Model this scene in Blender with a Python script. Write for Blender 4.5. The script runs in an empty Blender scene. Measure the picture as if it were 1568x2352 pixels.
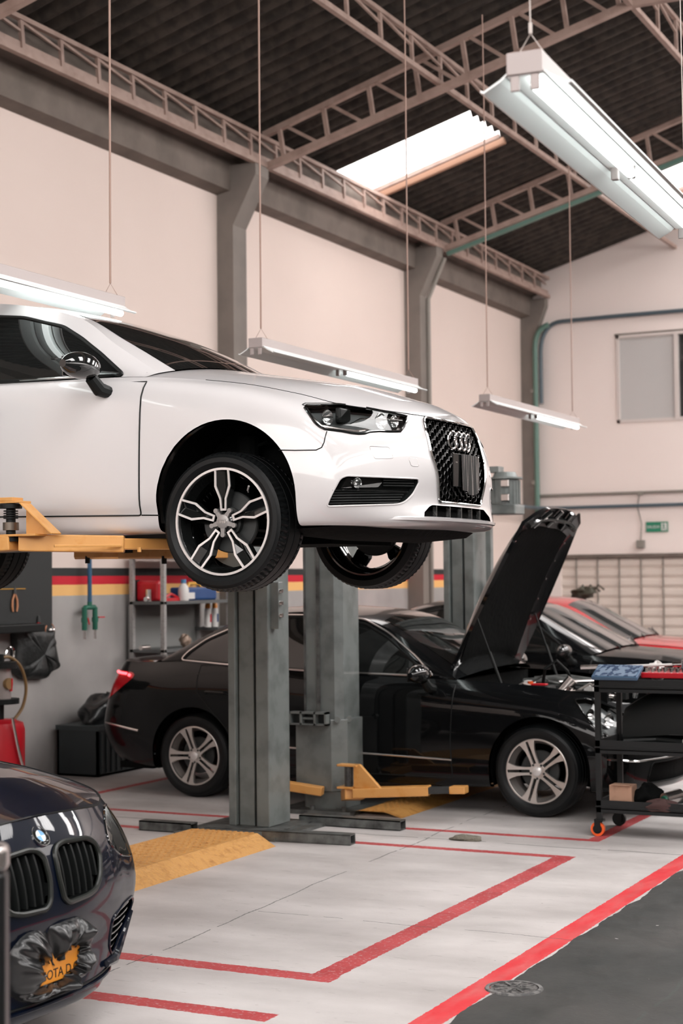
import bpy, bmesh, math, random
from mathutils import Vector, Matrix
from mathutils.bvhtree import BVHTree
random.seed(7)
S=bpy.context.scene; COL=S.collection; PI=math.pi
V=Vector
# ---------------------------------------------------------------- camera (solved from the photo's vanishing points)
F_PX=3702.9; YAW,PITCH,ROLL=.459728,.0420776,-.0102189; CH=1.65
def cam_rows():
    cy,sy=math.cos(YAW),math.sin(YAW); cp,sp=math.cos(PITCH),math.sin(PITCH)
    f=V((-sy*cp,cy*cp,sp)); r=V((cy,sy,0)); u=r.cross(f)
    cr,sr=math.cos(ROLL),math.sin(ROLL)
    return r*cr+u*sr, r*-sr+u*cr, f
RR,UU,FF=cam_rows(); CAM=V((0,0,CH))
def ray(px,py): return (RR*((px-784)/F_PX)+UU*(-(py-1176)/F_PX)+FF).normalized()
def on(px,py,ax,val):
    d=ray(px,py); i='xyz'.index(ax); return CAM+d*((val-CAM[i])/d[i])
# ---------------------------------------------------------------- materials
def mat(name,col,rough=.5,metal=0,coat=0,emis=None,es=0,spec=.5,bump=None,noise=None,trans=0):
    m=bpy.data.materials.new(name); m.use_nodes=True; n=m.node_tree.nodes; l=m.node_tree.links
    b=n['Principled BSDF']; c=tuple(col)+(1,)
    b.inputs['Base Color'].default_value=c; b.inputs['Roughness'].default_value=rough
    b.inputs['Metallic'].default_value=metal; b.inputs['Coat Weight'].default_value=coat
    b.inputs['Coat Roughness'].default_value=.03; b.inputs['Specular IOR Level'].default_value=spec
    b.inputs['Transmission Weight'].default_value=trans
    if emis: b.inputs['Emission Color'].default_value=tuple(emis)+(1,); b.inputs['Emission Strength'].default_value=es
    tc=n.new('ShaderNodeTexCoord')
    if noise:   # (scale, col2, contrast low, high)
        t=n.new('ShaderNodeTexNoise'); t.inputs['Scale'].default_value=noise[0]; t.inputs['Detail'].default_value=6
        l.new(tc.outputs['Object'],t.inputs['Vector'])
        r=n.new('ShaderNodeValToRGB'); r.color_ramp.elements[0].position=noise[2]; r.color_ramp.elements[1].position=noise[3]
        r.color_ramp.elements[0].color=c; r.color_ramp.elements[1].color=tuple(noise[1])+(1,)
        l.new(t.outputs['Fac'],r.inputs['Fac']); l.new(r.outputs['Color'],b.inputs['Base Color'])
    if bump:    # (scale, strength, distance)
        t=n.new('ShaderNodeTexNoise'); t.inputs['Scale'].default_value=bump[0]; t.inputs['Detail'].default_value=4
        l.new(tc.outputs['Object'],t.inputs['Vector'])
        q=n.new('ShaderNodeBump'); q.inputs['Strength'].default_value=bump[1]; q.inputs['Distance'].default_value=bump[2]
        l.new(t.outputs['Fac'],q.inputs['Height']); l.new(q.outputs['Normal'],b.inputs['Normal'])
    return m
M=dict(
 capg=mat('cap grey',(.30,.29,.285),.35,.5),
 wrap=mat('grey plastic wrap',(.045,.045,.045),.25,spec=.7),
 mesh=mat('grille mesh',(.06,.06,.06),.15,.9),
 white=mat('white paint',(.62,.605,.61),.32,0,.9),
 black=mat('black paint',(.003,.0035,.004),.3,0,.6,spec=.05),
 navy=mat('navy paint',(.0015,.004,.012),.3,.0,.6,spec=.06),
 red=mat('red paint',(.55,.01,.02),.3,0,1),
 glass=mat('dark tinted glass',(.008,.009,.009),.02,0,.5,spec=.6),
 glassg=mat('windscreen glass',(.035,.037,.037),.02,0,.6,spec=.8),
 lens=mat('clear lens',(1,1,1),.02,trans=1),
 chrome=mat('chrome',(.85,.84,.83),.08,1),
 satin=mat('satin trim',(.75,.70,.68),.25,1),
 silver=mat('machined silver',(.70,.68,.67),.32,.45),
 alloy=mat('alloy silver',(.60,.56,.53),.3,.8),
 gloss=mat('gloss black',(.008,.009,.009),.08,0,.6),
 rubber=mat('tyre rubber',(.0035,.0045,.005),.5,0,0,spec=.28,bump=(90,.15,.002)),
 bplastic=mat('black plastic',(.009,.0105,.0105),.45,spec=.22),
 under=mat('underbody black',(.005,.0055,.0055),.8,spec=.05,bump=(25,.5,.01)),
 lampdark=mat('lamp housing',(.16,.17,.17),.35,.3),
 lampgrey=mat('lamp reflector',(.65,.66,.66),.12,.9),
 tail=mat('tail lamp red',(.35,.005,.01),.1,0,.5,emis=(1,.02,.03),es=.04),
 taillit=mat('tail lamp lit',(1,.1,.1),.1,emis=(1,.08,.10),es=3),
 orange=mat('lift orange',(.68,.34,.10),.42,0,.2,noise=(14,(.62,.27,.05),.52,.72),bump=(40,.15,.003)),
 yramp=mat('ramp yellow',(.64,.33,.095),.5,noise=(22,(.45,.20,.04),.5,.75),bump=(45,.8,.01)),
 steel=mat('grey lift paint',(.185,.205,.20),.38,.15,.15,noise=(7,(.115,.13,.126),.45,.7)),
 steeld=mat('dark lift channel',(.035,.038,.038),.5,.2),
 galv=mat('worn base steel',(.16,.17,.165),.45,.5,noise=(12,(.05,.05,.05),.4,.7)),
 truss=mat('truss paint',(.37,.265,.225),.5,noise=(6,(.28,.19,.16),.45,.7)),
 conc=mat('grey painted concrete',(.165,.135,.115),.75,bump=(12,.3,.01),noise=(3,(.115,.095,.08),.4,.7)),
 haunch=mat('column concrete',(.19,.165,.145),.7,noise=(3,(.15,.13,.115),.4,.7)),
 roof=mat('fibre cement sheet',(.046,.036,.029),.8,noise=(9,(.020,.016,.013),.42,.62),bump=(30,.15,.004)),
 lamp=mat('fluorescent tube',(1,1,1),.3,emis=(.93,1,.98),es=4.2),
 tubeoff=mat('unlit tube',(.55,.58,.57),.3),
 fixture=mat('enamelled fixture',(.36,.31,.30),.4),
 refl=mat('white reflector',(.74,.76,.755),.35),
 cord=mat('hanging cord',(.33,.22,.18),.7),
 cordl=mat('pale cord',(.5,.45,.42),.6),
 cart=mat('tool cart black',(.010,.0115,.012),.5,spec=.3,bump=(120,.15,.002)),
 card=mat('cardboard',(.42,.25,.17),.8,noise=(18,(.30,.17,.11),.5,.75)),
 shelf=mat('shelf grey',(.36,.35,.34),.5,.2,noise=(50,(.22,.21,.20),.55,.7)),
 shelfb=mat('shelf back',(.10,.105,.105),.6),
 blue=mat('blue plastic',(.01,.06,.20),.35),
 sblue=mat('socket case blue',(.06,.12,.20),.4),
 redp=mat('red plastic',(.50,.01,.02),.35),
 whitep=mat('white plastic',(.72,.70,.68),.4),
 bag=mat('black bin liner',(.010,.011,.012),.30,0,.15),
 leather=mat('black canvas',(.014,.016,.016),.5,bump=(8,.6,.03)),
 plate=mat('plate orange',(.85,.33,.04),.4),
 ink=mat('plate ink',(.01,.01,.01),.5),
 green=mat('green enamel',(.01,.12,.075),.4),
 gpipe=mat('green pipe',(.10,.19,.155),.45),
 bpipe=mat('blue grey pipe',(.07,.10,.12),.45),
 cpipe=mat('conduit',(.23,.21,.185),.5),
 yel=mat('amber',(.65,.33,.04),.5),
 hosey=mat('brown hose',(.22,.13,.05),.5),
 frame=mat('window frame white',(.62,.56,.53),.5),
 frost=mat('frosted glass',(.50,.49,.48),.55),
 rag=mat('dirty rag',(.19,.175,.14),.95,bump=(60,1,.02)),
 orangew=mat('caster orange',(.85,.12,.02),.4),
 blueroundel=mat('emblem blue',(.12,.35,.62),.3,0,.5),
 whiteround=mat('emblem white',(.75,.76,.76),.3,0,.5),
)
# ---------------------------------------------------------------- mesh builder
class MB:
    def __init__(s): s.v=[];s.f=[];s.m=[];s.mi=0
    def add(s,vs,fs):
        o=len(s.v); s.v+=[V(p) for p in vs]; s.f+=[tuple(i+o for i in f) for f in fs]; s.m+=[s.mi]*len(fs); return s
    def box(s,a,b,mx=None):
        x0,y0,z0=a;x1,y1,z1=b
        p=[V(q) for q in((x0,y0,z0),(x1,y0,z0),(x1,y1,z0),(x0,y1,z0),(x0,y0,z1),(x1,y0,z1),(x1,y1,z1),(x0,y1,z1))]
        if mx: p=[mx@q for q in p]
        return s.add(p,[(0,3,2,1),(4,5,6,7),(0,1,5,4),(1,2,6,5),(2,3,7,6),(3,0,4,7)])
    def bar(s,a,b,w,h=None,up=(0,0,1)):
        a=V(a);b=V(b);h=h or w;d=(b-a);L=d.length;d.normalize();u=V(up)
        if abs(d.dot(u))>.98:u=V((1,0,0))
        r=d.cross(u).normalized();u=r.cross(d)
        mx=Matrix((r,d,u)).transposed().to_4x4();mx.translation=a
        return s.box((-w/2,0,-h/2),(w/2,L,h/2),mx)
    def tube(s,pts,r,n=8,closed=False,cap=True):
        pts=[V(p) for p in pts]; N=len(pts); rs=r if isinstance(r,(list,tuple)) else [r]*N
        vs=[];fs=[];pn=None
        for i,p in enumerate(pts):
            a=pts[i-1] if (i or closed) else pts[0]; b=pts[(i+1)%N] if (i<N-1 or closed) else pts[-1]
            t=(b-a); t=t.normalized() if t.length>1e-9 else V((0,0,1))
            if pn is None: pn=t.orthogonal().normalized()
            pn=(pn-t*pn.dot(t)); pn=pn.normalized() if pn.length>1e-6 else t.orthogonal().normalized()
            q=t.cross(pn)
            for k in range(n):
                c=2*PI*k/n; vs.append(p+(pn*math.cos(c)+q*math.sin(c))*rs[i])
        for i in range(N if closed else N-1):
            j=(i+1)%N
            for k in range(n):
                k2=(k+1)%n; fs.append((i*n+k,i*n+k2,j*n+k2,j*n+k))
        if cap and not closed: fs+= [tuple(range(n-1,-1,-1)),tuple((N-1)*n+k for k in range(n))]
        return s.add(vs,fs)
    def cyl(s,a,b,r,n=20,r2=None): return s.tube([a,b],[r,r if r2 is None else r2],n)
    def lathe(s,prof,o=(0,0,0),ax='y',n=48,close=False):
        vs=[];fs=[];P=len(prof);o=V(o)
        for k in range(n):
            c=2*PI*k/n;cs,sn=math.cos(c),math.sin(c)
            for r,h in prof:
                if ax=='y': vs.append(o+V((r*cs,h,r*sn)))
                elif ax=='z': vs.append(o+V((r*cs,r*sn,h)))
                else: vs.append(o+V((h,r*cs,r*sn)))
        for k in range(n):
            k2=(k+1)%n
            for i in range(P if close else P-1):
                j=(i+1)%P; fs.append((k*P+i,k*P+j,k2*P+j,k2*P+i))
        return s.add(vs,fs)
    def prism(s,poly,mapf,d0,d1):
        n=len(poly); vs=[mapf(p[0],p[1],d0) for p in poly]+[mapf(p[0],p[1],d1) for p in poly]
        fs=[tuple(range(n-1,-1,-1)),tuple(range(n,2*n))]+[(i,(i+1)%n,n+(i+1)%n,n+i) for i in range(n)]
        return s.add(vs,fs)
    def ring(s,outer,inner,mapf,d0,d1):
        n=len(outer); vs=[mapf(*p,d) for d in (d0,d1) for P in (outer,inner) for p in P]; fs=[]
        for i in range(n):
            j=(i+1)%n
            fs+=[(i,j,n+j,n+i),(2*n+i,3*n+i,3*n+j,2*n+j),(i,2*n+i,2*n+j,j),(n+i,n+j,3*n+j,3*n+i)]
        return s.add(vs,fs)
    def obj(s,name,m,parent=None,smooth=False,ang=35,bevel=0,norms=None,loc=None,fix=True):
        me=bpy.data.meshes.new(name); me.from_pydata([tuple(p) for p in s.v],[],s.f)
        for q in (m if isinstance(m,(list,tuple)) else [m]): me.materials.append(q)
        if len(me.materials)>1: me.polygons.foreach_set('material_index',s.m)
        if fix and norms is None:
            b=bmesh.new();b.from_mesh(me);bmesh.ops.recalc_face_normals(b,faces=b.faces);b.to_mesh(me);b.free()
        if smooth or norms is not None:
            me.polygons.foreach_set('use_smooth',[True]*len(me.polygons))
            if norms is not None: me.normals_split_custom_set_from_vertices([tuple(q) for q in norms])
            else: me.set_sharp_from_angle(angle=math.radians(ang))
        me.update()
        o=bpy.data.objects.new(name,me); COL.objects.link(o)
        if parent: o.parent=parent
        if loc: o.location=loc
        if bevel:
            b=o.modifiers.new('b','BEVEL');b.width=bevel;b.segments=2;b.limit_method='ANGLE';b.angle_limit=math.radians(40)
        return o
def empty(name,loc=(0,0,0),rz=0):
    o=bpy.data.objects.new(name,None);COL.objects.link(o);o.location=loc;o.rotation_euler=(0,0,rz);o.empty_display_size=.1;return o
def tag(o,label,cat,group=None):
    o['label']=label;o['category']=cat
    if group:o['group']=group
    return o
def thing(name,label,cat,loc=(0,0,0),rz=0,group=None): return tag(empty(name,loc,rz),label,cat,group)
def struct(o): o['kind']='structure'; return o
def kids(o): return [c for c in bpy.data.objects if c.parent==o]
def dup(root,loc=None,label=None,rz=None):
    r=root.copy();COL.objects.link(r)
    if loc is not None:r.location=loc
    if rz is not None:r.rotation_euler=(0,0,rz)
    if label:r['label']=label
    for c in kids(root):
        d=c.copy();COL.objects.link(d);d.parent=r
        for g in kids(c):
            e=g.copy();COL.objects.link(e);e.parent=d
    return r
# ---------------------------------------------------------------- splines
def cr(p0,p1,p2,p3,t):
    return (p1*2+(p2-p0)*t+(p0*2-p1*5+p2*4-p3)*t*t+(p1*3-p0-p2*3+p3)*t**3)*.5
def spline(pts,n,closed=False):
    P=[V(p) for p in pts];N=len(P);out=[]
    for i in range(N if closed else N-1):
        if closed:a,b,c,d=P[i-1],P[i],P[(i+1)%N],P[(i+2)%N]
        else:a,b,c,d=P[max(i-1,0)],P[i],P[i+1],P[min(i+2,N-1)]
        for k in range(n): out.append(cr(a,b,c,d,k/n))
    if not closed: out.append(P[-1])
    return out
def rpoly(pts,r=.02,n=4):
    """closed 2D polygon with rounded corners"""
    out=[];N=len(pts);P=[V((p[0],p[1])) for p in pts]
    for i in range(N):
        a,b,c=P[i-1],P[i],P[(i+1)%N]
        u=(a-b);w=(c-b);q=min(r,u.length*.45,w.length*.45);s=b+u.normalized()*q;e=b+w.normalized()*q
        for k in range(n+1):
            t=k/n;out.append(s*(1-t)**2+b*2*t*(1-t)+e*t*t)
    return [(p.x,p.y) for p in out]
def dens(poly,step=.02,closed=True):
    out=[];N=len(poly)
    for i in range(N if closed else N-1):
        a=V(poly[i]);b=V(poly[(i+1)%N]);k=max(1,int((b-a).length/step))
        for j in range(k): out.append(tuple(a.lerp(b,j/k)))
    if not closed: out.append(tuple(poly[-1]))
    return out
def inpoly(x,y,P):
    c=False;n=len(P);j=n-1
    for i in range(n):
        xi,yi=P[i][0],P[i][1];xj,yj=P[j][0],P[j][1]
        if (yi>y)!=(yj>y) and x<(xj-xi)*(y-yi)/(yj-yi)+xi:c=not c
        j=i
    return c
# ---------------------------------------------------------------- splittable surface
class Surf:
    def __init__(s,v,f,n): s.v=v;s.n=n;s.cache={}
    def split(s,faces,poly,proj,cond=lambda c:True):
        xs=[p[0] for p in poly];ys=[p[1] for p in poly];bx=(min(xs),max(xs),min(ys),max(ys))
        memo={}
        def ins(c):
            if not cond(c):return False
            a,b=proj(c)
            return bx[0]<=a<=bx[1] and bx[2]<=b<=bx[3] and inpoly(a,b,poly)
        def flag(i):
            if i not in memo:memo[i]=ins(s.v[i])
            return memo[i]
        cut={}
        def cross(i,j):
            k=(i,j) if i<j else (j,i)
            if k in cut:return cut[k]
            a,b=s.v[k[0]],s.v[k[1]];fa=flag(k[0]);lo,hi=0.,1.
            for _ in range(12):
                m=(lo+hi)/2
                if ins(a.lerp(b,m))==fa:lo=m
                else:hi=m
            t=(lo+hi)/2
            s.v.append(a.lerp(b,t));s.n.append(s.n[k[0]].lerp(s.n[k[1]],t).normalized())
            cut[k]=len(s.v)-1;return cut[k]
        A=[];B=[]
        for f in faces:
            fl=[flag(i) for i in f]
            if all(fl):A.append(f)
            elif not any(fl):B.append(f)
            else:
                for t in [(f[0],f[k],f[k+1]) for k in range(1,len(f)-1)]:
                    g=[flag(i) for i in t]
                    if all(g):A.append(t);continue
                    if not any(g):B.append(t);continue
                    a=[];b=[]
                    for q in range(3):
                        i,j=t[q],t[(q+1)%3];(a if g[q] else b).append(i)
                        if g[q]!=g[(q+1)%3]:
                            x=cross(i,j);a.append(x);b.append(x)
                    if len(a)>2:A.append(tuple(a))
                    if len(b)>2:B.append(tuple(b))
        return A,B
    def obj(s,faces,name,m,parent,off=0,th=0):
        ids={};vs=[];ns=[];fs=[]
        for f in faces:
            g=[]
            for i in f:
                if i not in ids:ids[i]=len(vs);vs.append(s.v[i]+s.n[i]*off);ns.append(s.n[i])
                g.append(ids[i])
            fs.append(tuple(g))
        b=MB();b.v=vs;b.f=fs;b.m=[0]*len(fs)
        if th:   # rim band turned inwards
            from collections import Counter
            c=Counter()
            for f in fs:
                for i in range(len(f)):c[(f[i],f[(i+1)%len(f)])]+=1
            ed=[e for e in c if (e[1],e[0]) not in c]; mp={}
            for e in ed:
                q=[]
                for i in e:
                    a=len(b.v);b.v.append(vs[i]);ns.append(ns[i]);b.v.append(vs[i]-ns[i]*th);ns.append(ns[i]);q.append(a)
                nn=(b.v[q[1]]-b.v[q[0]]).cross(-ns[q[0]]);nn=nn.normalized() if nn.length>1e-9 else ns[q[0]]
                for a in q:ns[a]=nn;ns[a+1]=nn
                b.f.append((q[1],q[0],q[0]+1,q[1]+1));b.m.append(0)
        return b.obj(name,m,parent,norms=ns)
def gridsurf(G,closed_u=False):
    """G[u][v] -> verts, quads, smooth normals"""
    U=len(G);W=len(G[0]);v=[p for r in G for p in r];n=[]
    for i in range(U):
        for j in range(W):
            a=G[(i+1)%U if closed_u else min(i+1,U-1)][j]-G[(i-1)%U if closed_u else max(i-1,0)][j]
            b=G[i][min(j+1,W-1)]-G[i][max(j-1,0)]
            c=a.cross(b); n.append(c.normalized() if c.length>1e-12 else V((0,0,1)))
    f=[(i*W+j,((i+1)%U)*W+j,((i+1)%U)*W+j+1,i*W+j+1) for i in range(U if closed_u else U-1) for j in range(W-1)]
    return v,f,n
# ---------------------------------------------------------------- car body network
def mirror_loop(cols):
    near=[[V((x,-y,z)) for x,y,z in c] for c in cols]
    far=[[V((x,y,z)) for x,y,z in c] for c in cols[-2:0:-1]]
    return near+far
def orient(v,f,n,cen):
    d=sum((n[i].dot(v[i]-cen) for i in range(0,len(v),7)))
    if d<0: return v,[tuple(reversed(q)) for q in f],[-q for q in n]
    return v,f,n
def interp(tab,x):
    for (a,za),(b,zb) in zip(tab,tab[1:]):
        if x<=b or b==tab[-1][0]:
            t=(x-a)/(b-a);return za+(zb-za)*t
class Car:
    def __init__(s,name,label,cat,loc,cols,W0,W1,W2,hoodz,hk,nu=8,nv=5,trunk=None,group=None,ws=(0,2,5,7)):
        s.root=thing(name,label,cat,loc,group=group);s.loc=V(loc);s.nu=nu
        loop=mirror_loop(cols);L=len(cols[0]);N=len(loop)
        rows=[spline([c[l] for c in loop],nu,True) for l in range(L)]   # rows[level][u]
        G=[]
        for u in range(N*nu): G.append(spline([rows[l][u] for l in range(L)],nv))
        s.G=G;cen=V((-1.3,0,.55))
        v,f,n=gridsurf(G,True);v,f,n=orient(v,f,n,cen)
        s.body=Surf(v,f,n);s.faces=list(f);s.bvh=BVHTree.FromPolygons(v,f)
        nf=len(cols)-1;s.nf=nf
        # bonnet
        def deck(k0,k1,tab,xs,nc=26,p=2.3):
            g=[]
            for u in range(k0*nu,k1*nu+1):
                P=G[u][-1];row=[];e=P.x+xs*(k1*nu-u)/max(1,(k1-k0)*nu);zc=interp(tab,e)
                zc=max(zc,P.z)
                for j in range(nc+1):
                    q=2*j/nc-1;w=1-abs(q)**p
                    row.append(V((P.x+(e-P.x)*w,abs(P.y)*q,P.z+(zc-P.z)*w)))
                g.append(row)
            a,b,c=gridsurf(g);return orient(a,b,c,V((-1.3,0,0)))
        s.hood=Surf(*deck(hk,nf,hoodz,.11))
        s.trunk=None
        if trunk:
            k1,tab=trunk;g=[]
            for u in range(0,k1*nu+1):
                P=G[u][-1];t=u/(k1*nu);row=[]
                for j in range(27):
                    q=2*j/26-1;w=1-abs(q)**2.6
                    row.append(V((P.x,abs(P.y)*q,P.z+(interp(tab,P.x)-P.z)*w)))
                g.append(row)
            a,b,c=gridsurf(g);s.trunk=Surf(*orient(a,b,c,V((-1.3,0,0))))
        # greenhouse
        m=max(4,nu//2+2)
        A,B,C=[spline(w,m) for w in (W0,W1,W2)]
        s.m=m;s.side={}
        for sg in(-1,1):
            g=[[V((a.x+(b.x-a.x)*t,sg*(a.y+(b.y-a.y)*t+.035*math.sin(PI*t)*min(1,(b.z-a.z)*4)),a.z+(b.z-a.z)*t)) for t in [k/14 for k in range(15)]] for a,b in zip(A,B)]
            s.side[sg]=Surf(*orient(*gridsurf(g),cen=V((-1.5,0,.9))))
        g=[[V((b.x+(c.x-b.x)*w,b.y*q,b.z+(c.z-b.z)*w)) for q in [2*j/28-1 for j in range(29)] for w in [1-abs(q)**2.4]] for b,c in zip(B,C)]
        s.top=Surf(*orient(*gridsurf(g),cen=V((-1.5,0,0))))
        s.W=29;s.topf={}
        for i,fc in enumerate(s.top_faces()):pass
    def top_faces(s): return []
    def top_part(s,r0,r1,c0,c1):
        m=s.m;W=28;tot=len(s.top.v)//29-1;out=[]
        # faces are laid out (row i, col j) in order
        k=0
        for i in range(tot):
            for j in range(W):
                fi=i*W+j
                if r0*m<=i<r1*m and c0<=j<c1: out.append(fi)
        return out
    def trace(s,pts,mode,sg=-1,off=0,surf=None):
        bvh=s.bvh if surf is None else BVHTree.FromPolygons(surf.v,[q for q in s_f(surf)])
        out=[]
        for p in pts:
            if mode=='side':o=V((p[0],sg*3,p[1]));d=V((0,-sg,0))
            elif mode=='front':o=V((3,p[0],p[1]));d=V((-1,0,0))
            elif mode=='rear':o=V((-6,p[0],p[1]));d=V((1,0,0))
            elif mode=='top':o=V((p[0],p[1],4));d=V((0,0,-1))
            else:o=CAM-s.loc;d=ray(*p)
            h=bvh.ray_cast(o,d)
            if h[0] is None: continue
            nn=h[1] if h[1].dot(d)<0 else -h[1]
            q=h[0]+nn*off
            if mode=='px' and sg!=s.ps:q=V((q.x,-q.y,q.z))
            out.append(q)
        return out
    ps=-1
    def pxproj(s,co):
        c=V((co.x,s.ps*abs(co.y),co.z))+s.loc-CAM;z=c.dot(FF)
        return 784+F_PX*c.dot(RR)/z,1176-F_PX*c.dot(UU)/z
def s_f(surf): return surf.f0
_oi=Surf.__init__
def _ni(s,v,f,n): _oi(s,v,f,n);s.f0=list(f)
Surf.__init__=_ni
SIDE=lambda c:(c.x,c.z)
FRONT=lambda c:(c.y,c.z)
def std_car(c,paint,doors,arches,swin,glass,skip_hood=False,pillar_n=2,trim=None,rows=(0,2,5,7),gap=.004):
    """cuts the arches, doors and windows, and adds all panels as parts"""
    R=c.root;B=c.body;F=c.faces;rub=M['bplastic']
    for cx,cz,r in arches:
        poly=[(cx+r*math.cos(a),cz+r*math.sin(a)) for a in [PI*k/40 for k in range(41)]]+[(cx-r*.99,-.2),(cx+r*.99,-.2)]
        _,F=B.split(F,poly,SIDE,lambda p:abs(p.y)>.45)
        for sg in(-1,1):   # inner arch liner
            b=MB();g=[]
            A=[-.35+k*(PI+.7)/32 for k in range(33)]
            for a in A:
                g.append([V((cx+q*math.cos(a),sg*y,max(cz+q*math.sin(a),.12))) for y,q in((.83,r+.004),(.80,r+.012),(.50,r+.02),(.48,.12))])
            v,f,n=gridsurf(g);b.add(v,f);b.obj('wheel_arch_liner',M['under'],R,smooth=True,ang=50)
    for nm,poly in doors:
        P=rpoly(poly,.015,4)
        for sg in(-1,1):
            I,F=B.split(F,P,SIDE,lambda p,sg=sg:p.y*sg>.4)
            if I:
                B.obj(I,nm,paint,R)
                pts=c.trace(dens(P,.03),'side',sg,.0006)
                MB().tube(pts,gap,5,closed=True).obj('door_seam',rub,R)
    c.F=F
    for sg in(-1,1):
        sd=c.side[sg];rest=list(sd.f0)
        for P in swin:
            P=rpoly(P,.03,4)
            I,rest=sd.split(rest,P,SIDE)
            sd.obj(I,'side_window',glass,R,off=.001)
            bv=BVHTree.FromPolygons(sd.v,sd.f0);pts=[]
            for x,z in dens(P,.03):
                h=bv.ray_cast(V((x,sg*3,z)),V((0,-sg,0)))
                if h[0]:pts.append(h[0]+V((0,sg*.003,0)))
            if len(pts)>4:MB().tube(pts,.009 if trim is None else .012,6,closed=True).obj('window_trim',trim or rub,R,smooth=True)
        sd.obj(rest,'door_frame',paint,R)
    T=c.top;W=28;r0,r1,r2,r3=rows;m=c.m;tot=len(T.v)//29-1
    pn=pillar_n;w=[];rf=[];rw=[]
    for i in range(tot):
        for j in range(W):
            f=T.f0[i*W+j];e=j<pn or j>=W-pn
            if i<r1*m and not e:w.append(f)
            elif i>=r2*m and not e:rw.append(f)
            else:rf.append(f)
    T.obj(rf,'roof_panel',paint,R);g=c.gl if hasattr(c,'gl') else glass
    T.obj(w,'windscreen',g,R,off=.002);T.obj(rw,'rear_window',glass,R,off=.002)
def mirror_part(c,x,y,z,m1,m2,sc=1):
    for sg in(-1,1):
        b=MB();g=[]
        for i in range(17):   # housing: rounded shell, closed at both ends
            t=i/16;w=math.sin(PI*min(max(t,.02),.98))**.45
            row=[]
            for k in range(20):
                a=2*PI*k/20;cx=math.cos(a);sx=math.sin(a)
                row.append(V((x+(cx*.062*w-.012*t)*sc,sg*(y+.02+.262*t*sc),z+(.075+sx*.068*w*(1 if sx>0 else .85))*sc)))
            g.append(row)
        v,f,n=gridsurf([r+[r[0]] for r in g])
        b.add(v,f);b.add(g[0],[tuple(range(20))]);b.add(g[-1],[tuple(range(20))])
        o=b.obj('wing_mirror',m1,c.root,smooth=True,ang=60)
        b=MB();b.tube([(x+.03,sg*(y-.02),z-.03),(x+.015,sg*(y+.035),z-.02),(x,sg*(y+.08),z+.03)],[.03*sc,.035*sc,.03*sc],10).obj('mirror_foot',m2,o,smooth=True)
        b=MB();b.add([V((x-.055*sc,sg*(y+.05),z+.03)),V((x-.055*sc,sg*(y+.22*sc),z+.03)),V((x-.058*sc,sg*(y+.22*sc),z+.12*sc)),V((x-.058*sc,sg*(y+.05),z+.12*sc))],[(0,1,2,3)])
        for p in range(4):b.v.append(b.v[p]+V((-.006,0,0)))
        b.f+= [(7,6,5,4),(0,4,5,1),(1,5,6,2),(2,6,7,3),(3,7,4,0)];b.m+=[0]*5
        b.obj('mirror_glass',M['glassg'],o)
def floorpan(c,x0,x1,z=.17,wells=(0,-2.64)):
    b=MB();xs=[x0]+[x0+(x1-x0)*k/40 for k in range(1,40)]+[x1];T=[];Bt=[]
    for x in xs:
        w=.56 if any(abs(x-q)<.37 for q in wells) else .76
        if x>x1-.3:w*=.55+.45*(x1-x)/.3
        T.append((x,w))
    for i in range(len(T)-1):
        (a,w),(d,e)=T[i],T[i+1];q=min(w,e);b.box((a,-q,z),(d,q,z+.05))
    return b.obj('floorpan',M['under'],c.root)
# ---------------------------------------------------------------- wheels (axis along y, outer face towards -y at y=0)
def tyre(R,r,w,treads=0,n=96):
    b=MB();h=R-r
    prof=[(r-.012,.02),(r+.004,.004),(r+.012,.0),(r+.018,-.006),(r+.35*h,-.012),(r+.62*h,-.010),(r+.66*h,-.006),(r+.80*h,.0),(R-.012,.012),(R-.004,.024)]
    lands=[.03,w*.24,w*.5,w*.76,w-.03]
    tread=[]
    for i in range(4):
        a,e=lands[i],lands[i+1]
        tread+=[(R-.001,a+.004),(R,(a+e)/2),(R-.001,e-.004)]
        if i<3:tread+=[(R-.008,e-.003),(R-.008,e+.003)]
    prof+=tread
    prof+=[(R-.004,w-.024),(R-.012,w-.012),(R-.2*h,w),(r+.4*h,w+.01),(r+.012,w),(r-.012,w-.02)]
    if not treads: b.lathe(prof,n=n,close=True)
    else:
        # moulded lateral grooves: every third segment dips on the shoulder blocks
        n=treads*3;P=len(prof);i0=9;i1=9+len(tread)
        for k in range(n):
            c=2*PI*k/n;dip=(k%3==0)
            for i,(q,y) in enumerate(prof):
                cc=c
                if dip and i in (8,9,10,11) : q-=.007
                if dip and i in(i1-2,i1-1,i1,i1+1):q-=.007
                if i in range(10,i1):cc=c+.02*math.sin(i)
                b.v.append(V((q*math.cos(cc),y,q*math.sin(cc))))
        for k in range(n):
            k2=(k+1)%n
            for i in range(P):
                j=(i+1)%P;b.f.append((k*P+i,k*P+j,k2*P+j,k2*P+i));b.m.append(0)
    return b
def arc_pts(r,a0,a1,n): return [(r*math.cos(a0+(a1-a0)*k/n),r*math.sin(a0+(a1-a0)*k/n)) for k in range(n+1)]
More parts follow.
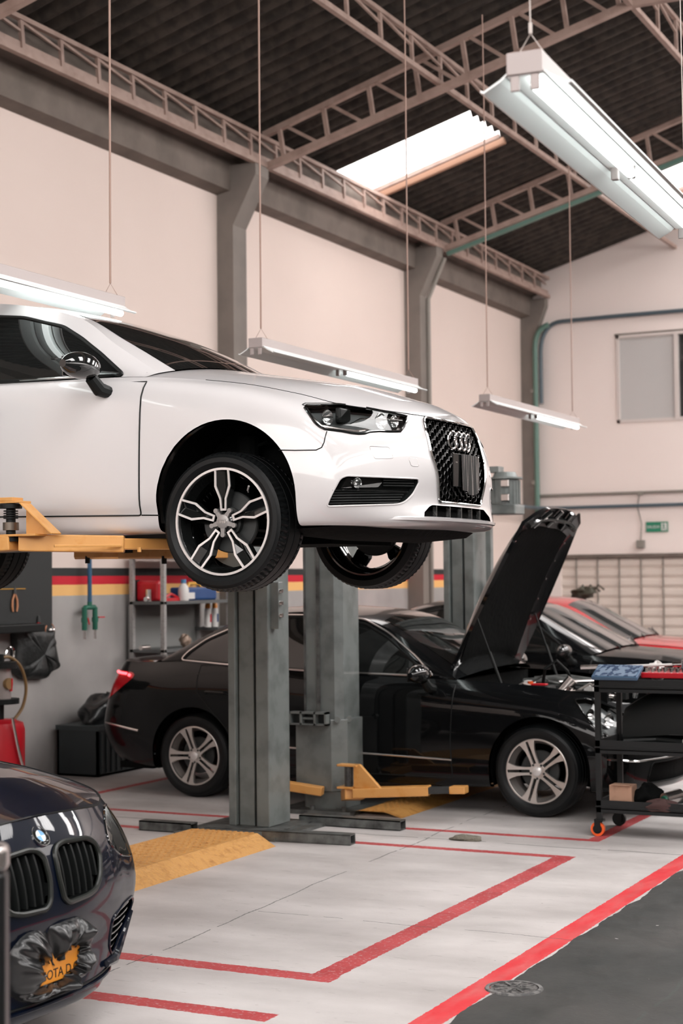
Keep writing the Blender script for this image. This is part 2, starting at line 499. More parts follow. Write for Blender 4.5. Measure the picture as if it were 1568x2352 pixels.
def wheel(parent,loc,flip,kind,R=.317,rim=.241,w=.225,detail=True):
    """flip=True turns the outer face to +y"""
    e=parent;K=R/.317
    def mk(b,name,m,par,**k):
        if flip:b.v=[V((-p.x,-p.y,p.z)) for p in b.v]
        return b.obj(name,m,par,**k)
    mf=lambda x,z,d:(x,d,z)
    b=MB()
    # barrel with outer and inner lips
    b.lathe([(rim,.004),(rim,.012),(rim-.012,.02),(rim-.022,.05),(rim-.035,.07),(rim-.035,.16),(rim-.015,.2),(rim-.004,w-.01),(rim-.004,w),(rim+.004,w),(rim,.19),(rim-.022,.16),(rim-.022,.07),(rim-.01,.03),(rim+.006,.006)],n=72,close=True)
    barrel=mk(b,'wheel',M['gloss'] if kind=='audi' else (M['alloy'] if kind!='plain' else M['alloy']),e,smooth=True,ang=30);barrel.location=loc
    mk(tyre(R,rim,w,72 if detail else 0),'tyre',M['rubber'],barrel,smooth=True,ang=28)
    if kind=='audi':
        b=MB();rr=rim
        b.ring(arc_pts(rim+.002,0,2*PI,72)[:-1],arc_pts(rim-.0085,0,2*PI,72)[:-1],mf,-.001,.008)
        out=[(-.158,.975),(-.172,.655),(-.075,.42),(-.062,.205),(.062,.205),(.075,.42),(.172,.655),(.158,.975)]
        inn=[(-.118,.965),(-.130,.67),(-.038,.43),(-.028,.245),(.028,.245),(.038,.43),(.130,.67),(.118,.965)]
        blk=MB()
        for q in range(5):
            a=2*PI*q/5
            rot=lambda p:(p[0]*math.cos(a)-p[1]*math.sin(a),p[0]*math.sin(a)+p[1]*math.cos(a))
            dish=lambda r:.016*(1-r)
            def mp(x,z,d):
                r=math.hypot(x,z);return (x*rr,d+dish(r)*1.1,z*rr)
            o=[rot(p) for p in out];i=[rot(p) for p in inn]
            n=len(o);vs=[mp(*p,d) for d in(.0,.006) for P in(o,i) for p in P];fs=[]
            for k in range(n-1):
                j=k+1;fs+=[(k,j,n+j,n+k),(2*n+k,3*n+k,3*n+j,2*n+j),(k,2*n+k,2*n+j,j),(n+k,n+j,3*n+j,3*n+k)]
            b.add(vs,fs)
            # black spoke body behind the silver outline
            ce=[rot(p) for p in((0,.965),(0,.66),(0,.43),(0,.205))]
            fp=[V((x*rr,.0062+dish(math.hypot(x,z))*1.1,z*rr)) for x,z in o];cp=[V((x*rr,.024+dish(math.hypot(x,z))*1.1,z*rr)) for x,z in ce]
            bp_=[p+V((0,.04,0)) for p in fp];vs=fp+cp+bp_
            blk.add(vs,[(0,1,9,8),(1,2,10,9),(2,3,11,10),(8,9,6,7),(9,10,5,6),(10,11,4,5),(3,4,11),(0,8,7)]+[(k,k+12,(k+1)%8+12,(k+1)%8) for k in range(8)])
        mk(blk,'spoke',M['gloss'],barrel)
        mk(b,'spoke_edge',M['silver'],barrel)
        b=MB();b.lathe([(0,.012),(.026,.012),(.0325,.015),(.034,.02),(.05,.03),(.06,.06),(0,.06)],n=40)
        mk(b,'wheel_hub',M['gloss'],barrel,smooth=True)
        b=MB();b.lathe([(0,.004),(.024,.004),(.0315,.006),(.0325,.01),(.0325,.02),(0,.02)],n=40)
        for q in range(5):
            a=2*PI*q/5-PI/2+2*PI*0
            c,s_=math.cos(a),math.sin(a);p,u=-s_,c
            b.prism(rpoly([(c*.026+p*.012,s_*.026+u*.012),(c*.055+p*.0075,s_*.055+u*.0075),(c*.068,s_*.068),(c*.055-p*.0075,s_*.055-u*.0075),(c*.026-p*.012,s_*.026-u*.012)],.006,3),mf,.006,.02)
            b.cyl((c*.060,.005,s_*.060),(c*.060,.02,s_*.060),.011,16)
        cap=mk(b,'centre_cap',M['capg'],barrel,smooth=True)
        b=MB()
        for k in range(4):
            b.tube([(-.0165+k*.011+.0072*math.cos(t),.003,.0072*math.sin(t)) for t in [2*PI*j/20 for j in range(20)]],.0011,6,closed=True)
        b.v=[V((p.x,p.y,p.z)) for p in b.v];mk(b,'cap_emblem',M['chrome'],barrel,smooth=True)
        b=MB();b.cyl((.135,.010,.155),(.118,.03,.137),.0045,10);b.cyl((.118,.03,.137),(.112,.045,.13),.003,8);mk(b,'valve',M['silver'],barrel,smooth=True)
    elif kind in('merc','red'):
        b=MB();mf2=lambda x,z,d:(x*rim,d+.018*(1-math.hypot(x,z))*(1 if d<.02 else 1),z*rim)
        b.ring(arc_pts(1.0,0,2*PI,72)[:-1],arc_pts(.955,0,2*PI,72)[:-1],mf2,.002,.02)
        for q in range(5):
            a=-PI/2+2*PI*q/5-PI/2+.03
            for sg in(-1,1):
                pl=[(.16,.045),(.45,.045),(.97,.040),(.96,.28),(.85,.22),(.66,.15),(.40,.125),(.18,.13)]
                rot=lambda p:(p[0]*math.cos(a)-sg*p[1]*math.sin(a),p[0]*math.sin(a)+sg*p[1]*math.cos(a))
                b.prism([rot(p) for p in rpoly(pl,.03,2)],mf2,.003,.03)
        b.ring(arc_pts(.25,0,2*PI,40)[:-1],arc_pts(.10,0,2*PI,40)[:-1],mf2,.002,.04)
        mk(b,'spoke',M['alloy'],barrel,bevel=.002)
        b=MB()
        for q in range(5):
            a=-PI/2+2*PI*q/5
            b.cyl((.05*math.cos(a),.013,.05*math.sin(a)),(.05*math.cos(a),.03,.05*math.sin(a)),.009,6)
        mk(b,'lug_nut',M['steeld'],barrel)
        b=MB();b.lathe([(0,.002),(.025,.003),(.031,.007),(.031,.03),(0,.03)],n=32);mk(b,'centre_cap',M['silver'],barrel,smooth=True)
    b=MB();b.lathe([(.05,.075),(.135,.075),(.14,.08),(.14,.095),(.135,.1),(.05,.1)],n=48,close=True)
    b.cyl((0,.05,0),(0,.16,0),.07,24)
    mk(b,'brake_disc',M['steeld'],barrel,smooth=True)
    b=MB()
    for t in range(9):
        a=-.55+t*.14
        b.box((-.02,.055,.09),(.02,.125,.165),Matrix.Rotation(a+PI/2*.0-.9,4,'Y'))
    if detail:mk(b,'brake_caliper',M['under'],barrel)
    return barrel
# ---------------------------------------------------------------- body data: (x,y,z) for six levels per station
def C6(xs,ys,zs): return [(xs[i] if isinstance(xs,(tuple,list)) else xs,ys[i] if isinstance(ys,(tuple,list)) else ys,zs[i]) for i in range(6)]
AUDI=[
 C6((-3.2,-3.36,-3.42,-3.43,-3.36,-3.33),0,(.22,.24,.38,.6,.8,.95)),
 C6((-3.18,-3.34,-3.40,-3.41,-3.33,-3.30),.42,(.22,.24,.38,.6,.8,.95)),
 C6((-3.1,-3.24,-3.28,-3.28,-3.2,-3.15),(.62,.66,.74,.76,.72,.62),(.22,.24,.38,.6,.84,.98)),
 C6(-3.0,(.80,.85,.88,.885,.855,.70),(.2,.22,.36,.58,.83,.97)),
 C6(-2.6,(.80,.86,.885,.895,.865,.745),(.19,.205,.33,.55,.85,.955)),
 C6(-2.1,(.78,.855,.875,.893,.87,.795),(.18,.195,.28,.52,.85,.945)),
 C6(-1.6,(.76,.85,.865,.89,.868,.80),(.17,.19,.265,.5,.845,.93)),
 C6(-1.0,(.76,.85,.865,.89,.868,.79),(.17,.187,.26,.5,.83,.92)),
 C6(-.45,(.76,.85,.865,.887,.868,.735),(.17,.183,.255,.48,.80,.918)),
 C6(0,(.76,.86,.885,.893,.865,.70),(.18,.2,.3,.5,.765,.855)),
 C6((.35,.35,.35,.35,.35,.30),(.78,.86,.885,.885,.85,.68),(.19,.2,.3,.48,.70,.795)),
 C6((.5,.58,.60,.60,.56,.50),(.70,.75,.80,.80,.77,.63),(.2,.195,.30,.45,.61,.738)),
 C6((.62,.77,.77,.775,.745,.68),(.52,.56,.58,.58,.56,.50),(.18,.195,.30,.44,.59,.712)),
 C6((.68,.865,.845,.86,.83,.795),(.28,.30,.30,.30,.30,.28),(.17,.20,.30,.44,.60,.70)),
 C6((.70,.885,.86,.875,.845,.82),0,(.17,.205,.30,.44,.60,.70)),
]
A_W0=[(-.43,.735,.92),(-.62,.765,.918),(-.95,.785,.922),(-1.5,.80,.93),(-2.1,.795,.945),(-2.6,.76,.96),(-3.0,.66,.98),(-3.15,.60,1.0)]
A_W1=[(-.43,.735,.92),(-.68,.66,1.09),(-.98,.585,1.265),(-1.5,.55,1.375),(-2.1,.545,1.38),(-2.65,.54,1.31),(-2.95,.56,1.16),(-3.15,.58,1.01)]
A_W2=[(-.317,0,1.0),(-.70,0,1.19),(-1.1,0,1.33),(-1.5,0,1.403),(-2.1,0,1.43),(-2.75,0,1.38),(-3.05,0,1.2),(-3.3,0,1.02)]
A_HZ=[(-.45,1.0),(-.317,1.0),(0,.945),(.395,.875),(.659,.79),(.81,.715),(.83,.70)]
SED=[
 C6((-3.5,-3.66,-3.74,-3.77,-3.67,-3.62),0,(.25,.26,.40,.56,.85,1.03)),
 C6((-3.49,-3.64,-3.72,-3.75,-3.65,-3.60),.42,(.25,.26,.40,.56,.85,1.03)),
 C6((-3.4,-3.52,-3.6,-3.62,-3.56,-3.5),(.68,.72,.77,.79,.76,.66),(.25,.26,.4,.56,.84,1.02)),
 C6(-3.2,(.78,.85,.875,.885,.86,.72),(.22,.24,.38,.56,.86,1.02)),
 C6(-2.76,(.78,.86,.882,.885,.865,.75),(.2,.22,.35,.56,.87,1.03)),
 C6(-2.2,(.78,.85,.875,.885,.868,.79),(.18,.2,.29,.5,.86,.995)),
 C6(-1.6,(.78,.85,.875,.885,.868,.80),(.18,.195,.28,.5,.84,.965)),
 C6(-1.1,(.78,.85,.875,.885,.868,.80),(.18,.195,.28,.5,.83,.945)),
 C6(-.6,(.78,.85,.875,.885,.868,.77),(.18,.195,.28,.5,.80,.93)),
 C6(0,(.78,.86,.882,.885,.86,.71),(.2,.22,.32,.52,.77,.89)),
 C6(.3,(.78,.86,.88,.88,.84,.69),(.2,.2,.3,.5,.72,.84)),
 C6((.5,.58,.60,.60,.52,.42),(.70,.76,.80,.81,.78,.66),(.2,.2,.30,.46,.64,.80)),
 C6((.6,.72,.74,.74,.68,.62),(.50,.52,.55,.55,.53,.48),(.2,.2,.30,.46,.64,.77)),
 C6((.65,.79,.81,.81,.75,.71),(.26,.27,.28,.28,.28,.26),(.2,.2,.30,.46,.64,.75)),
 C6((.66,.80,.82,.82,.76,.72),0,(.2,.2,.30,.46,.64,.75)),
]
S_W0=[(-.62,.775,.935),(-.85,.785,.94),(-1.2,.80,.948),(-1.7,.81,.968),(-2.2,.80,.995),(-2.6,.77,1.015),(-2.95,.73,1.03),(-3.15,.70,1.03)]
S_W1=[(-.62,.775,.935),(-.93,.68,1.12),(-1.3,.60,1.32),(-1.7,.565,1.395),(-2.1,.56,1.405),(-2.5,.57,1.34),(-2.85,.62,1.20),(-3.15,.67,1.04)]
S_W2=[(-.5,0,1.0),(-.9,0,1.2),(-1.3,0,1.39),(-1.7,0,1.44),(-2.1,0,1.447),(-2.5,0,1.41),(-2.85,0,1.25),(-3.12,0,1.06)]
S_HZ=[(-.62,1.0),(-.5,.99),(0,.95),(.4,.88),(.62,.81),(.73,.76)]
S_TZ=[(-3.65,1.035),(-3.5,1.05),(-3.2,1.06),(-3.0,1.06)]
BMWC=[
 C6((-3.5,-3.66,-3.74,-3.77,-3.67,-3.62),0,(.25,.26,.40,.56,.85,1.03)),
 C6((-3.49,-3.64,-3.72,-3.75,-3.65,-3.60),.42,(.25,.26,.40,.56,.85,1.03)),
 C6((-3.4,-3.52,-3.6,-3.62,-3.56,-3.5),(.68,.72,.77,.79,.76,.66),(.25,.26,.4,.56,.84,1.02)),
 C6(-3.2,(.78,.85,.89,.90,.87,.72),(.22,.24,.38,.56,.86,1.02)),
 C6(-2.76,(.78,.87,.9,.905,.88,.75),(.2,.22,.35,.56,.87,1.03)),
 C6(-2.2,(.78,.86,.89,.90,.88,.79),(.18,.2,.29,.5,.86,1.0)),
 C6(-1.6,(.78,.86,.89,.90,.88,.80),(.18,.195,.28,.5,.84,.97)),
 C6(-1.1,(.78,.86,.89,.90,.88,.80),(.18,.195,.28,.5,.83,.95)),
 C6(-.6,(.78,.86,.89,.90,.88,.77),(.18,.195,.28,.5,.80,.96)),
 C6(0,(.78,.87,.895,.905,.875,.74),(.19,.2,.32,.52,.77,.915)),
 C6(.26,(.78,.87,.89,.895,.86,.72),(.18,.19,.3,.5,.70,.875)),
 C6((.48,.54,.58,.60,.53,.40),(.70,.77,.82,.83,.80,.69),(.17,.18,.33,.50,.66,.845)),
 C6((.58,.70,.715,.745,.70,.60),(.50,.52,.56,.57,.56,.52),(.16,.17,.33,.50,.67,.815)),
 C6((.65,.78,.77,.81,.78,.70),(.26,.27,.28,.28,.28,.27),(.15,.165,.33,.50,.68,.82)),
 C6((.66,.80,.79,.825,.795,.715),0,(.15,.165,.33,.50,.68,.83)),
]
B_HZ=[(-.62,1.03),(-.5,1.03),(0,.985),(.4,.92),(.6,.86),(.72,.83)]
# nose tweaks
def shift(cols,ks,dx):
    for k in ks: cols[k]=[(x+dx,y,z) for x,y,z in cols[k]]
shift(AUDI,(12,),-.02);shift(AUDI,(13,14),-.035)
BMWC[10]=C6(.26,(.78,.86,.885,.89,.86,.75),(.18,.19,.3,.5,.70,.872))
BMWC[11]=C6((.44,.46,.56,.59,.535,.475),(.66,.72,.79,.82,.80,.72),(.17,.18,.33,.50,.68,.825))
BMWC[12]=C6((.56,.67,.715,.735,.70,.635),(.46,.50,.54,.55,.55,.52),(.16,.17,.33,.50,.67,.805))
B_HZ=[(-.62,1.045),(-.5,1.04),(0,.995),(.4,.928),(.6,.865),(.72,.83)]
AUDI[8]=C6(-.45,(.76,.85,.872,.890,.868,.785),(.17,.183,.255,.37,.805,.905))
AUDI[7]=C6(-1.0,(.76,.85,.870,.892,.868,.79),(.17,.187,.26,.375,.83,.92))
AUDI[6]=C6(-1.6,(.76,.85,.870,.892,.868,.80),(.17,.19,.265,.385,.845,.93))
AUDI[5]=C6(-2.1,(.78,.855,.875,.893,.87,.795),(.18,.195,.28,.42,.85,.945))
AUDI[9]=C6(0,(.76,.86,.888,.895,.868,.715),(.18,.2,.3,.45,.775,.858))
A_W0[0]=(-.43,.785,.905);A_W1[0]=(-.41,.71,.93)
# ================================================================ the building
class NG:
    """tiny helper for node maths"""
    def __init__(s,m): s.t=m.node_tree;s.n=s.t.nodes;s.l=s.t.links
    def val(s,sock,x):
        if isinstance(x,(int,float)): sock.default_value=x
        else: s.l.new(x,sock)
    def m(s,op,a,b=0,c=None):
        k=s.n.new('ShaderNodeMath');k.operation=op;s.val(k.inputs[0],a);s.val(k.inputs[1],b)
        if c is not None:s.val(k.inputs[2],c)
        return k.outputs[0]
    def rng(s,x,a,b):   # 1 inside a..b
        return s.m('MULTIPLY',s.m('GREATER_THAN',x,a),s.m('LESS_THAN',x,b))
    def rect(s,x,y,a,b,c,d): return s.m('MULTIPLY',s.rng(x,a,b),s.rng(y,c,d))
    def mix(s,f,a,b):
        k=s.n.new('ShaderNodeMix');k.data_type='RGBA';s.val(k.inputs[0],f)
        for q,v in((6,a),(7,b)):
            if isinstance(v,tuple):k.inputs[q].default_value=v+(1,)
            else:s.l.new(v,k.inputs[q])
        return k.outputs[2]
    def noise(s,vec,sc,det=4,sx=None):
        k=s.n.new('ShaderNodeTexNoise');k.inputs['Scale'].default_value=sc;k.inputs['Detail'].default_value=det
        if sx:
            mp=s.n.new('ShaderNodeMapping');mp.inputs['Scale'].default_value=sx;s.l.new(vec,mp.inputs['Vector']);vec=mp.outputs[0]
        s.l.new(vec,k.inputs['Vector']);return k.outputs['Fac']
    def ramp(s,f,a,b,ca,cb):
        k=s.n.new('ShaderNodeValToRGB');e=k.color_ramp.elements;e[0].position=a;e[1].position=b;e[0].color=ca+(1,);e[1].color=cb+(1,)
        s.l.new(f,k.inputs[0]);return k.outputs[0]
def base(m):
    g=NG(m);tc=g.n.new('ShaderNodeTexCoord');sp=g.n.new('ShaderNodeSeparateXYZ');g.l.new(tc.outputs['Object'],sp.inputs[0])
    return g,tc.outputs['Object'],sp.outputs[0],sp.outputs[1],sp.outputs[2],g.n['Principled BSDF']
def mx(g,*a):
    r=a[0]
    for b in a[1:]:r=g.m('MAXIMUM',r,b)
    return r
# floor
fm=mat('workshop floor',(.4,.4,.4),.5)
g,vec,X,Y,Z,B=base(fm)
w1=g.noise(vec,1.3,3);w2=g.noise(vec,40,3)
wob=g.m('MULTIPLY',g.m('SUBTRACT',w2,.5),.022);wob2=g.m('MULTIPLY',g.m('SUBTRACT',w1,.5),.12)
x=g.m('ADD',X,wob);y=g.m('ADD',Y,wob)
conc=g.ramp(g.noise(vec,1.1,8,(1,2.2,1)),.3,.72,(.41,.385,.375),(.62,.59,.58))
conc=g.mix(g.m('MULTIPLY',g.m('GREATER_THAN',g.noise(vec,9,6,(1,3,1)),.66),.25),conc,(.22,.21,.20))
tarm=g.ramp(g.noise(vec,2.2,8,(1,.5,1)),.35,.75,(.025,.029,.028),(.062,.06,.057))
edge=g.m('ADD',X,g.m('MULTIPLY',g.m('SUBTRACT',g.noise(vec,3,4),.5),.10))
col=g.mix(g.m('GREATER_THAN',edge,-2.36),conc,tarm)
lines=mx(g,g.rect(x,y,-6.9,-3.09,9.79,9.87),g.rect(x,y,-7.2,-3.08,9.14,9.225),g.rect(x,y,-4.9,-3.03,5.96,6.07),g.rect(x,y,-6.2,-2.985,5.34,5.45),
  g.rect(x,y,-3.16,-3.04,5.96,9.22),g.rect(x,y,-3.17,-3.08,9.79,13.45),g.rect(x,y,-7.42,-7.34,9.9,13.5),g.rect(x,y,-7.4,-2.4,13.35,13.45),g.rect(x,y,-7.4,-2.4,14.1,14.2),
  g.rect(x,y,-3.17,-3.08,14.1,18.2))
wear=g.m('GREATER_THAN',g.noise(vec,55,5),.40)
redc=g.ramp(g.noise(vec,3,5),.35,.7,(.40,.035,.04),(.50,.07,.075))
col=g.mix(g.m('MULTIPLY',lines,g.m('ADD',g.m('MULTIPLY',wear,.32),.66)),col,redc)
bound=g.rng(g.m('ADD',X,g.m('MULTIPLY',wob,.7)),-2.487,-2.37)
bc=g.ramp(g.noise(vec,5,6,(3,.6,1)),.4,.8,(.66,.03,.04),(.60,.12,.12))
col=g.mix(bound,col,bc)
# joints and cracks
jx=g.m('ADD',X,g.m('ADD',wob2,g.m('MULTIPLY',wob,.5)));jy=g.m('ADD',Y,g.m('ADD',g.m('MULTIPLY',wob2,.8),g.m('MULTIPLY',wob,.5)))
jx2=g.m('ADD',jx,g.m('MULTIPLY',g.m('SUBTRACT',Y,5.6),.04))
cr_=mx(g,g.rng(jx2,-3.966,-3.958),g.rng(jx,-1.735,-1.722),g.m('MULTIPLY',g.rng(jy,7.095,7.102),g.m('GREATER_THAN',X,-4)),g.rng(jy,9.51,9.524),g.rng(jy,12.41,12.42))
brk=g.m('GREATER_THAN',g.noise(vec,4,2),.40)
col=g.mix(g.m('MULTIPLY',g.m('MULTIPLY',cr_,brk),.8),col,(.05,.06,.055))
chips=g.m('MULTIPLY',g.m('GREATER_THAN',g.noise(vec,17,2),.745),g.m('GREATER_THAN',X,-2.35))
col=g.mix(chips,col,(.45,.43,.42))
dots=g.m('GREATER_THAN',g.noise(vec,23,2),.775)
col=g.mix(g.m('MULTIPLY',dots,.7),col,(.06,.06,.06))
g.l.new(col,B.inputs['Base Color']);g.l.new(g.ramp(g.noise(vec,6,4),.3,.7,(.42,)*3,(.62,)*3),B.inputs['Roughness'])
bp=g.n.new('ShaderNodeBump');bp.inputs['Strength'].default_value=.25;bp.inputs['Distance'].default_value=.004
g.l.new(g.noise(vec,60,5),bp.inputs['Height']);g.l.new(bp.outputs[0],B.inputs['Normal'])
XL,XR,YN,YE=-8.44,3.24,-4.0,23.45
struct(MB().box((XL-.3,YN,-.2),(XR+.3,YE+.3,0)).obj('floor',fm))
# left wall with painted bands
wm=mat('painted wall',(.7,.6,.55),.75,bump=(30,.15,.003))
g,vec,X,Y,Z,B=base(wm)
zz=g.m('ADD',Z,g.m('MULTIPLY',g.m('SUBTRACT',g.noise(vec,5,2),.5),.004))
cream=g.ramp(g.noise(vec,.8,3),.3,.8,(.70,.585,.53),(.735,.62,.565))
grey=g.ramp(g.noise(vec,1.6,8),.3,.75,(.30,.285,.275),(.42,.40,.385))
col=g.mix(g.m('GREATER_THAN',zz,1.536),grey,(.84,.48,.17))
col=g.mix(g.m('GREATER_THAN',zz,1.632),col,(.56,.008,.025))
col=g.mix(g.m('GREATER_THAN',zz,1.708),col,(.018,.02,.02))
col=g.mix(g.m('GREATER_THAN',zz,1.780),col,cream)
g.l.new(col,B.inputs['Base Color'])
struct(MB().box((XL-.3,YN,0),(XL,YE+.3,6.6)).obj('wall_left',wm))
em=mat('cream wall',(.82,.73,.69),.8,noise=(.7,(.86,.77,.73),.3,.8))
# end wall: gable
RX=-2.6;RZ=6.36+.285*(RX+8.06)
roofz=lambda x:6.36+.285*((x if x<RX else 2*RX-x)+8.06)
b=MB();gp=[(XL,0),(XR,0),(XR,roofz(XR)+.02),(RX,RZ+.02),(XL,roofz(XL)+.02)]
DX0,DX1,DZ=-7.9,-3.4,1.975
WX0,WX1,WZ0,WZ1=-6.977,-4.85,3.956,5.274
mf=lambda x,z,d:(x,YE+d,z)
# wall in panels round the door and window openings
def panel(x0,x1,z0,z1): b.box((x0,YE,z0),(x1,YE+.25,z1))
panel(XL,DX0,0,DZ);panel(DX1,XR,0,DZ);panel(XL,XR,DZ,WZ0);panel(XL,WX0,WZ0,WZ1);panel(WX1,XR,WZ0,WZ1);panel(XL,XR,WZ1,5.9)
b.prism([(XL,5.9),(XR,5.9),(XR,roofz(XR)+.02),(RX,RZ+.02),(XL,roofz(XL)+.02)],mf,0,.25)
struct(b.obj('wall_back',em))
struct(MB().box((XR,YN,0),(XR+.3,YE+.3,4.6)).obj('wall_right_unseen',mat('unseen right wall dark',(.20,.18,.17),.8)))  # unseen wall, dark and open above to shape reflections and daylight
struct(MB().box((XL-.3,YN-.3,0),(XR+.3,YN,3.5)).obj('wall_front_unseen',mat('unseen front wall dark',(.30,.27,.25),.8)))  # unseen wall added to darken low reflections, sky enters above it
# door: pale roller shutter behind thin vertical guides
d=struct(empty('door_1',(0,YE,0)))
b=MB()
for k in range(13):
    z0=.0+k*.1486
    b.add([(DX0,.06,z0),(DX1,.06,z0),(DX1,.03,z0+.05),(DX0,.03,z0+.05),(DX1,.035,z0+.12),(DX0,.035,z0+.12),(DX1,.06,z0+.1486),(DX0,.06,z0+.1486)],[(0,1,2,3),(3,2,4,5),(5,4,6,7)])
b.box((DX0,.07,0),(DX1,.12,DZ));b.obj('door_slats',mat('shutter slats',(.66,.58,.52),.6),d)
for k in range(14):
    x=-7.664+k*.334;MB().box((x-.007,.01,0),(x+.007,.028,DZ)).obj('door_bar',M['cpipe'],d)
MB().box((DX0,-.03,DZ-.03),(DX1,.05,DZ+.02)).obj('door_head',M['conc'],d)
# window
w=struct(empty('window_1',(0,YE,0)))
b=MB();t=.045
b.box((WX0,-.02,WZ0),(WX1,.06,WZ0+t));b.box((WX0,-.02,WZ1-t),(WX1,.06,WZ1));b.box((WX0,-.02,WZ0),(WX0+t,.06,WZ1));b.box((WX1-t,-.02,WZ0),(WX1,.06,WZ1));b.box((-6.095,-.025,WZ0),(-6.037,.06,WZ1))
b.obj('window_frame',M['frame'],w)
MB().box((WX0+t,.02,WZ0+t),(-6.095,.03,WZ1-t)).obj('window_pane',M['frost'],w)
MB().box((-6.037,.04,WZ0+t),(WX1-t,.05,WZ1-t)).obj('window_pane',M['glassg'],w)
MB().box((WX0-.02,-.015,WZ1),(WX1,.03,WZ1+.025)).obj('window_lintel',M['conc'],w)
# concrete lintel beams along the left wall
b=MB();b.prism([(XL,5.63),(XL+.16,5.66),(XL+.16,5.98),(XL+.30,6.02),(XL+.30,6.32),(XL,6.40)],lambda x,z,d:(x,d,z),YN,YE)
tag(b.obj('concrete_beam',M['conc']),'long grey concrete beam running along the top of the left wall','beam')
# columns with haunches
def column(y,lab,wd=.275,pr=.19,tp=.46):
    t=thing('concrete_column',lab,'column',(XL,y,0))
    MB().box((0,0,0),(pr,wd,5.30)).obj('column_shaft',M['haunch'],t)
    b=MB();b.prism([(0,5.30),(pr,5.30),(tp,5.80),(tp,5.92),(0,5.92)],lambda x,z,d:(x,d,z),.0,wd);b.obj('column_haunch',M['haunch'],t)
    return t
column(14.22,'taupe concrete column with a splayed head, just behind the raised white car')
column(18.94,'taupe concrete column with a conduit beside it, between the pillar behind the white car and the corner',.20,.22)
column(23.30,'dark concrete column in the far corner beside the green pipe',.15,.20,.40)
# ceiling: corrugated sheets, skylight openings are separate glazed sheets
PT=.22
SKY=[(-8.30,-6.50,16.42,17.48),(-5.85,-3.9,20.95,22.10),(-8.3,-6.5,7.0,8.0),(-5.85,-3.7,3.0,4.2),(-5.0,-3.2,11.9,12.3)]
SKY=SKY[:2];SKY_ADDED=[(-1.6,1.8,y,y+1.3) for y in(-2.2,1.2,4.6,8.0,11.4,14.8,18.2,21.4)]  # right-slope skylights are added out of view to brighten the interior
def corr(y0,y1,x0,x1,nx,off=0):
    b=MB();n=int((y1-y0)/PT*8);g=[]
    for i in range(n+1):
        y=y0+(y1-y0)*i/n;z=-.052*math.cos(2*PI*y/PT)
        g.append([V((x,y,roofz(x)+z+off)) for x in [x0+(x1-x0)*k/nx for k in range(nx+1)]])
    v,f,_=gridsurf(g);b.add(v,f);return b
b=MB();ys=sorted({YN,YE+.2,*[s[2] for s in SKY],*[s[3] for s in SKY]})
for a,c in zip(ys,ys[1:]):
    hole=[(s[0],s[1]) for s in SKY if s[2]<=a+1e-6 and s[3]>=c-1e-6]
    xs=[XL-.1]
    for h in hole:xs+=[h[0],h[1]]
    xs.append(RX)
    for k in range(0,len(xs),2):
        if xs[k+1]-xs[k]>.01:
            q=corr(a,c,xs[k],xs[k+1],1);b.add(q.v,q.f)
yy=YN
for s in SKY_ADDED+[(0,0,YE+.2,0)]:
    q=corr(yy,s[2],RX,XR+.1,1);b.add(q.v,q.f)
    if s[3]:
        for xa,xb in((RX,s[0]),(s[1],XR+.1)):q=corr(s[2],s[3],xa,xb,1);b.add(q.v,q.f)
    yy=s[3]
struct(b.obj('ceiling',M['roof'],smooth=True,ang=60))
skm_added=mat('skylight sheet',(.9,.9,.9),.4,emis=(1,.97,.955),es=7)  # glow of the added, unseen right-slope skylights
skm2=mat('left skylight sheet',(.9,.9,.9),.4,emis=(1,.97,.955),es=2.3)
skm_added_far=mat('added far skylight sheet',(.9,.9,.9),.4,emis=(1,.97,.955),es=10)  # stronger glow for the added sheets that brighten the end wall
for i,s in enumerate(SKY_ADDED):
    corr(s[2],s[3],s[0],s[1],1,.01).obj('skylight_sheet',skm_added_far if s[2]>14 else skm_added,struct(empty('window_%d'%(i+4))),smooth=True,ang=60)  # added glowing sheets, out of view
for i,s in enumerate(SKY):
    o=struct(empty('window_%d'%(i+2)))
    corr(s[2],s[3],s[0],s[1],1,.01).obj('skylight_sheet',skm2,o,smooth=True,ang=60)
    for y in(s[3]-.0,):   # brown orange frame purlin at the far edge
        MB().bar((s[0],y+.03,roofz(s[0])-.06),(s[1],y+.03,roofz(s[1])-.06),.06,.07).obj('skylight_frame',mat('brown orange frame',(.42,.24,.16),.6),o)
        MB().bar((s[0],y-.14,roofz(s[0])-.05),(s[1],y-.14,roofz(s[1])-.05),.045,.05).obj('skylight_frame',M['truss'],o)
